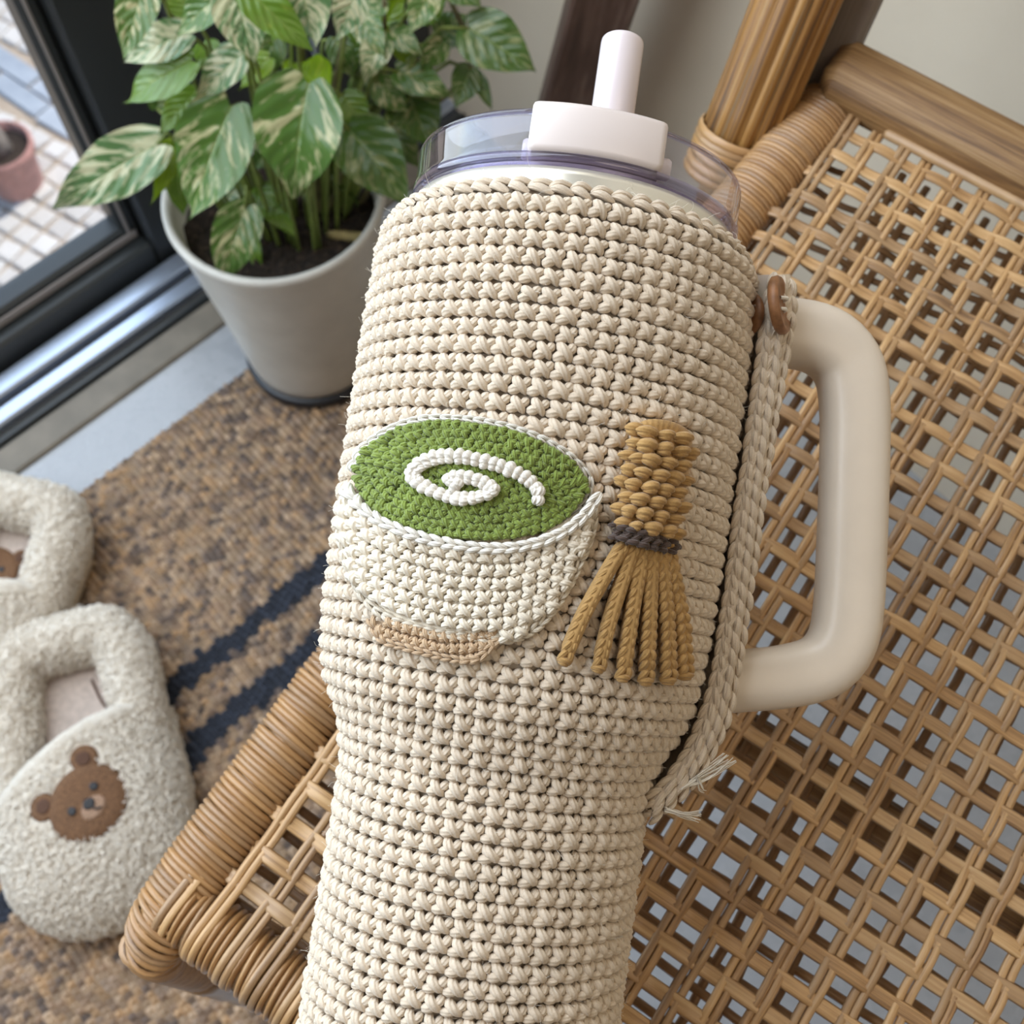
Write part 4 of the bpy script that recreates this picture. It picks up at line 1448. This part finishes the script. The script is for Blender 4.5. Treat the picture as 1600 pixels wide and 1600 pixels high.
# dark sheet added behind the strap for the shade in the slit
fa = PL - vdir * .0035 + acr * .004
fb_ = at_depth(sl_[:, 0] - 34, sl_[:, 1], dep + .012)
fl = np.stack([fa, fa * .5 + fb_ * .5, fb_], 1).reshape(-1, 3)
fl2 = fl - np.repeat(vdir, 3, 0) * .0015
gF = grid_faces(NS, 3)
part('slit_shade_sheet', (np.concatenate([fl, fl2]), np.concatenate([gF, gF[:, ::-1] + len(fl)]), None), M['yarn_shade'], cozy, cup_o)

# wooden button on the strap's outer face
bc = at_depth(1217., 477., .3275)
bn = nrm(RT * .88 + CY * .42 + CA * .06)
bx_ = nrm(np.cross(CA, bn))
bt = part('button', lathe([(.0, .0), (.0072, .0), (.0083, .0008), (.0084, .0024), (.0078, .0032), (.0064, .0030), (.0058, .0026), (.0, .0026)], bc - bn * .0016, bn, CA, 40), M['button'], cozy, cup_o, label='round brown wooden button with white thread')
th_ = []
cb = bc + bn * .0012
for sgn in (-1, 1):
    q = cb + CA * sgn * .0016
    th_.append(tube(smooth_path([q - bx_ * .0018 - bn * .0006, q + bn * .0010, q + bx_ * .0018 - bn * .0006], 8), .0006, 6, caps=False))
part('button_thread', join(*th_), M['fibre'], bt, cup_o)
b2 = at_depth(1176., 492., .3345)
part('button', lathe([(.0, .0), (.0055, .0), (.0062, .0008), (.0060, .0022), (.0, .0024)], b2, nrm(-RT * .8 + CY * .4), CA, 28), M['button'], cozy, cup_o)

# frayed thread ends and loose fibres
fr = []
r2 = np.random.default_rng(5)
for (p0_, p1_, n_, sp) in (((1062, 1232), (1138, 1186), 16, 7), ((1040, 1262), (1092, 1276), 14, 5), ((1090, 1215), (1100, 1236), 6, 4), ((1030, 1262), (1018, 1284), 6, 4)):
    for _ in range(n_):
        e_ = np.array(p1_) + r2.normal(0, sp, 2); m_ = (np.array(p0_) + e_) / 2 + r2.normal(0, sp * .5, 2) + np.array([0, 4])
        pts = np.array([np.array(p0_) + r2.normal(0, 2, 2), m_, e_])
        P = np.array([at_depth(x_, y_, .3205 + .002 * k + r2.normal(0, .0008)) for k, (x_, y_) in enumerate(pts)])
        fr.append(tube(smooth_path(P, 7), np.linspace(.00028, .00012, 7), 4, caps=False))
part('frayed_thread', join(*fr), M['fibre'], cozy, cup_o, kind='stuff', label='white frayed thread ends')
fz = []
for _ in range(2600):
    th = r2.uniform(-1.75, 1.75); s_ = r2.uniform(-.262, -.001)
    dirn = math.sin(th) * CX + math.cos(th) * CY; tan = math.cos(th) * CX - math.sin(th) * CY
    R_ = float(cozyR(s_)) - .0004
    P0_ = AXIS_TOP + s_ * CA + R_ * dirn
    ln = r2.uniform(.0014, .0052)
    d1 = nrm(dirn * r2.uniform(.3, 1) + tan * r2.normal(0, .8) + CA * r2.normal(0, .8)); d2 = nrm(d1 + r2.normal(0, .7, 3))
    P = np.array([P0_, P0_ + d1 * ln * .5, P0_ + d1 * ln * .5 + d2 * ln * .5])
    fz.append(tube(smooth_path(P, 4), 0.000042, 3, caps=False))
part('yarn_fuzz', join(*fz), M['fibre'], cozy, cup_o, kind='stuff')

# ------------------------------------------------------------------ tumbler
tum = thing('tumbler', cup_o, 'cream handled tumbler with clear lid and white straw lying on the rattan seat', 'tumbler')
lt = lambda prof, n=96, **k: lathe(prof, AXIS_TOP, CA, CY, n, **k)
bodyp = [(0, -.2640)] + [(max(.02, float(cozyR(s_)) - .0052), s_) for s_ in np.linspace(-.264, -.012, 30)] + [(.0487, -.006), (.0487, .0010), (.0482, .0030), (.0470, .0036), (.0440, .0036), (.0, .0034)]
part('body', lt(bodyp), M['steel'], tum, cup_o)
# clear lid ring, open where the swivel cap sits
s1, s2 = .0038, .0178
capL, capR = math.radians(-18.0), math.radians(24.0)
ringp = [(.0452, s1), (.0486, s1), (.0493, s1 + .0012), (.0493, s1 + .0032), (.0489, s1 + .0040), (.0490, s2 - .0012), (.0486, s2), (.0478, s2), (.0474, s2 - .0012), (.0471, s1 + .0045), (.0452, s1 + .0040), (.0452, s1)]
# lathe angle runs from CY towards (CA x CY); find which sense is the handle side
sgn = 1.0 if np.cross(CA, CY) @ CX > 0 else -1.0
lo_, hi_ = sorted((sgn * capL, sgn * capR))
part('clear_lid_ring', lt(ringp, 110, a0=hi_ + .01, a1=lo_ + 2 * np.pi - .01), M['acrylic'], tum, cup_o, label='clear acrylic lid ring')
ringlow = [(.0452, s1), (.0486, s1), (.0493, s1 + .0012), (.0493, s1 + .0026), (.0452, s1 + .0026), (.0452, s1)]
part('lid_lip', lt([(r_ + .0002, z_) for r_, z_ in ringlow], 110), M['acrylic_edge'], tum, cup_o)
rim_a = np.linspace(hi_ + .012, lo_ + 2 * np.pi - .012, 100)
y_ax = np.cross(CA, CY)
rimP = AXIS_TOP + s2 * CA + .0482 * (np.cos(rim_a)[:, None] * CY + np.sin(rim_a)[:, None] * y_ax)
part('lid_rim', tube(rimP, .0008, 8, up=CA), M['acrylic_edge'], tum, cup_o)
part('lid_deck', lt([(.0450, s1 + .0002), (.0450, s1 + .0016), (.0440, s1 + .0022), (.0, s1 + .0022)], 72), M['white_plastic'], tum, cup_o)


def cap_geo():
    """swivel cap: block with an arched front and rounded edges"""
    z0, z1 = s1 + .0026, s2 + .0022
    nA_ = 22
    ph = np.linspace(capL, capR, nA_)
    outer = np.stack([.0506 * np.sin(ph), .0506 * np.cos(ph)], -1)
    xl, xr = outer[0, 0], outer[-1, 0]
    yb = -.016
    pts = list(outer) + [(xr, yb + .004), (xr - .004, yb), (xl + .004, yb), (xl, yb + .004)]
    pts = np.array(pts); c = pts.mean(0)
    rings = []
    for z, ins in ((z0, .0014), (z0 + .0006, .0004), (z0 + .0016, 0), (z1 - .0016, 0), (z1 - .0006, .0004), (z1, .0014)):
        q = c + (pts - c) * (1 - ins / np.linalg.norm(pts - c, axis=1, keepdims=True))
        rings.append(cupP(q[:, 0], q[:, 1], np.full(len(q), z)))
    V = np.concatenate(rings); n = len(pts)
    F = grid_faces(len(rings), n, True).tolist() + [list(range(n))[::-1], [(len(rings) - 1) * n + k for k in range(n)]]
    return V, F


part('swivel_cap', cap_geo(), M['white_plastic'], tum, cup_o, label='white swivel cap holding the straw')
ha, hb_ = cupP(-.0172, .040, s1 + .0056), cupP(.0232, .040, s1 + .0056)
part('cap_hinge', tube(np.array([ha + (hb_ - ha) * k for k in (0, .02, .5, .98, 1)]), [.0024, .0030, .0030, .0030, .0024], 16), M['white_plastic'], tum, cup_o)
sx0 = .0072
straw_base = cupP(sx0, .0, s1)
sp = [(.0, .0), (.0066, .0), (.0066, .0596), (.0065, .0605), (.0062, .0611), (.0057, .0615), (.0050, .0617), (.003, .0617), (.0, .0617)]
part('straw', lathe(sp, straw_base, CA, CY, 40), M['straw'], tum, cup_o, label='pale lilac straw with a closed tip')

# handle: one thick rounded C
HP = [(1110, 517), (1180, 519), (1250, 523), (1296, 540), (1326, 578), (1335, 640), (1334, 740), (1330, 860), (1325, 950), (1314, 1004), (1284, 1040), (1230, 1056), (1150, 1064), (1080, 1068)]
hp = smooth_path(HP, 70)
hd = np.interp(np.linspace(0, 1, 70), [0, .25, .75, 1], [.352, .352, .343, .341])
hpts = at_depth(hp[:, 0], hp[:, 1], hd)
a_ = np.arange(28) / 28 * 2 * np.pi
ca, sa_ = np.cos(a_), np.sin(a_)
hsec = np.stack([np.sign(ca) * np.abs(ca) ** .72, np.sign(sa_) * np.abs(sa_) ** .72 * .95], -1)
hr = np.interp(np.linspace(0, 1, 70), [0, .2, .35, .7, .85, 1], [.0104, .0104, .0100, .0099, .0093, .0091])
part('handle', tube(hpts, hr, up=CY, section=hsec), M['handle'], tum, cup_o, label='thick cream plastic handle')

#SLIPPERS
# ------------------------------------------------------------------ fleece slippers
SLEN, SWID = .218, .064


def sl_w(y):     # half width along the length, heel at 0
    k = np.clip(y / SLEN, 0, 1)
    base = np.interp(k, [0, .25, .62, 1], [.061, .058, .064, .058])
    e = np.minimum(1, np.minimum(k / .24, (1 - k) / .22))
    return base * np.sqrt(np.clip(1 - (1 - e) ** 2, 0, 1))


def sl_H(y):     # height of the upper
    k = np.clip((y - .085) / (SLEN - .085), 0, 1)
    return .050 * np.sqrt(np.clip(1 - k ** 2.6, 0, 1)) + .0


def up_z(x, y):
    w = np.maximum(sl_w(y), 1e-4)
    return .010 + sl_H(y) * np.clip(1 - (np.clip(x / w, -1, 1)) ** 2, 0, 1) ** .42


def fuzz(V, amp, sc, seed):
    V = np.asarray(V, float).copy()
    N = np.array([mnoise.noise_vector((p[0] * sc + seed, p[1] * sc, p[2] * sc)) for p in V]) + .6 * np.array([mnoise.noise_vector((p[0] * sc * 2.6, p[1] * sc * 2.6 + seed, p[2] * sc * 2.6)) for p in V])
    return V + N * amp


def local_part(name, geo, mat, parent, label=None, kind=None):
    o = put(name, mesh_data(name, geo[0], geo[1], mat, geo[2] if len(geo) > 2 else None), parent)
    return tag(o, label, None, None, kind)


BEAR_AT = []          # where the embroidered face sits (filled before the slipper is made)


def pile_skip(p):
    if not BEAR_AT: return np.zeros(len(p), bool)
    return np.any([np.linalg.norm(p[:, :2] - c, axis=1) < r_ for c, r_ in BEAR_AT], axis=0)


def pile(V, F, n, seed, keep=None):
    """short curled fleece tufts standing on a surface"""
    r = np.random.default_rng(seed)
    V, F = np.asarray(V, float), np.asarray([f for f in (F.tolist() if isinstance(F, np.ndarray) else F) if len(f) == 4])
    a, b, c, d = V[F[:, 0]], V[F[:, 1]], V[F[:, 2]], V[F[:, 3]]
    N = np.cross(c - a, d - b); ar = np.linalg.norm(N, axis=1)
    ar = np.where(ar > 1e-12, ar, 0)
    if keep is not None: ar = ar * keep((a + c) / 2, N)
    i = r.choice(len(F), n, p=ar / ar.sum())
    u, v = r.random((n, 1)), r.random((n, 1))
    P = a[i] * (1 - u) * (1 - v) + b[i] * u * (1 - v) + c[i] * u * v + d[i] * (1 - u) * v
    Nn = nrm(N[i]); 
    t1 = nrm(r.normal(0, 1, (n, 3))); t1 = nrm(t1 - Nn * np.sum(t1 * Nn, -1, keepdims=True)); t2 = np.cross(Nn, t1)
    L = r.uniform(.0022, .0042, (n, 1))
    pts = np.stack([P - Nn * .0008, P + Nn * L * .55 + t1 * L * .25, P + Nn * L * .75 + t1 * L * .8 + t2 * L * .3, P + Nn * L * .35 + t1 * L * 1.05 + t2 * L * .75], 1)
    rad = np.array([.00045, .00050, .00042, .00015])
    ang = np.arange(4) / 4 * 2 * np.pi
    ring = (np.cos(ang)[None, None, :, None] * t2[:, None, None] + np.sin(ang)[None, None, :, None] * nrm(Nn * .6 - t1 * .6)[:, None, None]) * rad[None, :, None, None]
    W = pts[:, :, None] + ring
    F0 = grid_faces(4, 4, True)
    Fa = (F0[None] + (np.arange(n) * 16)[:, None, None]).reshape(-1, 4)
    return W.reshape(-1, 3), Fa


def make_slipper(name):
    root = thing(name, (0, 0, 0))
    # sole
    ys = SLEN * (1 - np.cos(np.linspace(0, np.pi, 40))) / 2
    out = np.concatenate([np.stack([sl_w(ys), ys], -1), np.stack([-sl_w(ys[::-1]), ys[::-1]], -1)[1:-1]])
    c = np.array([0, SLEN / 2])
    rings = []
    for z, f in ((.0, .955), (.003, .985), (.010, 1.0), (.016, .985), (.018, .94), (.0178, .5), (.0178, .02)):
        q = c + (out - c) * f
        rings.append(np.concatenate([q, np.full((len(q), 1), z)], 1))
    V = np.concatenate(rings); F = grid_faces(len(rings), len(out), True)
    local_part('sole', (V, F), M['sole'], root, 'tan felt sole edge')
    # insole cloth with a sewn seam
    rings = []
    for f, z in ((.86, .0182), (.84, .0200), (.5, .0206), (.02, .0208)):
        q = c + (out - c) * f
        rings.append(np.concatenate([q, np.full((len(q), 1), z)], 1))
    local_part('insole', (np.concatenate(rings), grid_faces(4, len(out), True)), M['fleece2'], root, 'mauve-grey cloth insole')
    sm = np.array([(-.040, .098, .0208), (-.030, .080, .0213), (-.018, .066, .0214), (-.012, .045, .0213)])
    local_part('insole_seam', tube(smooth_path(sm, 14), .0009, 6), M['bear_dark'], root)
    # thick heel collar
    yc = np.concatenate([np.linspace(.128, .02, 36), np.linspace(.02, .0, 14)[1:]])
    side = np.stack([np.maximum(sl_w(yc) - .0165 - .006 * np.clip((yc - .09) / .04, 0, 1), 0), np.maximum(yc, .0165)], -1)
    col = np.concatenate([side, np.stack([-side[::-1, 0], side[::-1, 1]], -1)])
    col = col[np.concatenate([[True], np.linalg.norm(np.diff(col, axis=0), axis=1) > 1e-5])]
    cp = smooth_path(np.concatenate([col, np.zeros((len(col), 1))], 1)[::3], 110)
    kk = np.abs(np.linspace(-1, 1, 110))
    rad = .0188 - .0135 * kk ** 5
    cp[:, 2] = .027 + .004 * (1 - kk) - .006 * kk ** 6
    V, F, UV = tube(cp, rad, 26, up=EZ, sy=1.25)
    Vc = fuzz(V, .0011, 190, 3)
    local_part('heel_collar', (Vc, F, UV), M['fleece'], root, 'fluffy rolled heel collar')
    local_part('collar_pile', pile(Vc, np.array([f_ for f_ in F if len(f_) == 4])[:, ::-1], 5200, 1, lambda p, n_: (p[:, 2] > .012).astype(float)), M['tuft'], root, kind='stuff')
    # upper
    nv, nu = 74, 70
    th = np.linspace(-np.pi / 2, np.pi / 2, nu)
    V = []
    for i in range(nv):
        k = i / (nv - 1)
        for a in th:
            sx = math.sin(a)
            y0 = .096 + .026 * sx + .010 * sx * sx       # slanted opening
            y = y0 + (SLEN - y0) * (1 - (1 - k) ** 1.35)
            x = float(sl_w(y)) * sx * 1.01
            V.append((x, y, float(up_z(x / 1.01, y))))
    V = np.array(V); F = grid_faces(nv, nu)
    Vi = V.copy(); Vi[:, 2] -= .004
    Vu = fuzz(V, .0010, 210, 9)
    local_part('upper', (Vu, F), M['fleece'], root, 'cream fleece upper')
    F2 = F[:, ::-1] if np.cross(Vu[F[2000, 2]] - Vu[F[2000, 0]], Vu[F[2000, 3]] - Vu[F[2000, 1]])[2] < 0 else F
    local_part('upper_pile', pile(Vu, F2, 7500, 2, lambda p, n_: np.where(pile_skip(p), 0.0, 1.0)), M['tuft'], root, kind='stuff')
    lip = V[4:nu - 4].copy(); lip[:, 2] -= .003; lip[:, 1] += .002
    lk = np.abs(np.linspace(-1, 1, len(lip)))
    Vl, Fl, Ul = tube(lip, .0062 - .0045 * lk ** 6, 16, up=EZ)
    local_part('opening_edge', (fuzz(Vl, .0010, 240, 5), Fl, Ul), M['fleece'], root)
    return root


def slip_place(root, heel_px, toe_px):
    h, t_ = at_z(*map(float, heel_px), .0), at_z(*map(float, toe_px), .0)
    d = nrm(t_ - h)
    root.location = (h[0], h[1], .006)
    root.rotation_euler = (0, 0, math.atan2(d[1], d[0]) - math.pi / 2)
    return root


def patch_on(fn, poly, c, off, rings=5):
    poly = np.asarray(poly); c = np.asarray(c)
    V = []
    for f in list(np.linspace(.02, .94, rings)) + [1.0, 1.0]:
        q = c + (poly - c) * f
        o_ = off if f < 1 else (off * .5 if len(V) < rings * len(poly) + 1 else -.001)
        for p_ in q: V.append((p_[0], p_[1], float(fn(p_[0], p_[1])) + o_))
    V = np.array(V); n = len(poly)
    V[-n:, 2] -= off
    return V, grid_faces(rings + 2, n, True)


def circ(c, r, n=28, sy=1.0): 
    a = np.arange(n) / n * 2 * np.pi
    return np.stack([c[0] + r * np.cos(a), c[1] + r * np.sin(a) * sy], -1)


def bear_on(root, fn, c, upv, r):
    """small embroidered bear face; c its centre, upv its up direction in slipper coordinates"""
    upv = nrm(upv); rtv = np.array([upv[1], -upv[0]])
    at = lambda x, y: np.asarray(c) + rtv * x * r + upv * y * r
    a = np.arange(44) / 44 * 2 * np.pi
    head = np.array([at(math.cos(x) * 1.06, math.sin(x) * .94 - .06) for x in a])
    hd_ = local_part('bear_patch', patch_on(fn, head, at(0, 0), .0024), M['bear'], root, 'brown embroidered bear face')
    for s in (-1, 1):
        e = local_part('bear_ear', patch_on(fn, circ(at(s * .78, .80), .36 * r), at(s * .78, .80), .0021), M['bear'], root)
        local_part('inner_ear', patch_on(fn, circ(at(s * .76, .78), .20 * r), at(s * .76, .78), .0027), M['bear_dark'], e)
        local_part('bear_eye', patch_on(fn, circ(at(s * .40, .06), .115 * r, 18), at(s * .40, .06), .0034), M['black_thread'], hd_)
    local_part('bear_muzzle', patch_on(fn, np.array([at(math.cos(x) * .36, math.sin(x) * .26 - .30) for x in a]), at(0, -.30), .0030), M['bear_light'], hd_)
    local_part('bear_nose', patch_on(fn, np.array([at(math.cos(x) * .17, math.sin(x) * .14 - .16) for x in a]), at(0, -.16), .0037), M['black_thread'], hd_)
    m = np.array([[*at(x, y), 0] for x, y in ((0, -.26), (.02, -.40), (.14, -.46))]); m[:, 2] = [float(fn(p_[0], p_[1])) + .0036 for p_ in m]
    local_part('bear_mouth', tube(smooth_path(m, 8), .0007, 6), M['black_thread'], hd_)
    return hd_


class Spot: pass


def to_local(root, x, y, z):
    P = at_z(float(x), float(y), z)
    a = root.rotation_euler[2]; d = P[:2] - np.array(root.location[:2])
    return np.array([d[0] * math.cos(a) + d[1] * math.sin(a), -d[0] * math.sin(a) + d[1] * math.cos(a)])


A_PX = ((124, 1000), (186, 1436))
spot = slip_place(Spot(), *A_PX)
hc, e1_, e2_ = to_local(spot, 138, 1254, .058), to_local(spot, 135, 1187, .058), to_local(spot, 73, 1266, .058)
BEAR_AT += [(hc, .0255), (e1_, .0110), (e2_, .0110)]
slA = make_slipper('slipper')
tag(slA, 'cream fleece slipper with a brown bear face on its toe, beside the rattan chair', 'slipper', None)
slip_place(slA, *A_PX)


def copy_thing(src):
    c = src.copy(); COL.objects.link(c)
    for ch in src.children:
        d = ch.copy(); COL.objects.link(d); d.parent = c
        for g_ in ch.children:
            e = g_.copy(); COL.objects.link(e); e.parent = d
    return c


slB = copy_thing(slA)
slip_place(slB, (76, 793), (-112, 1215))
tag(slB, 'cream fleece slipper cut by the picture edge, nearer the glass door, bear on its insole', 'slipper')
bear_on(slA, up_z, hc, (e1_ + e2_) / 2 - hc, 56 / FPX * .80)
cB = to_local(slB, -6, 892, .022)
bear_on(slB, lambda x, y: .0209, cB, to_local(slB, 30, 840, .022) - cB, 40 / FPX * .86)
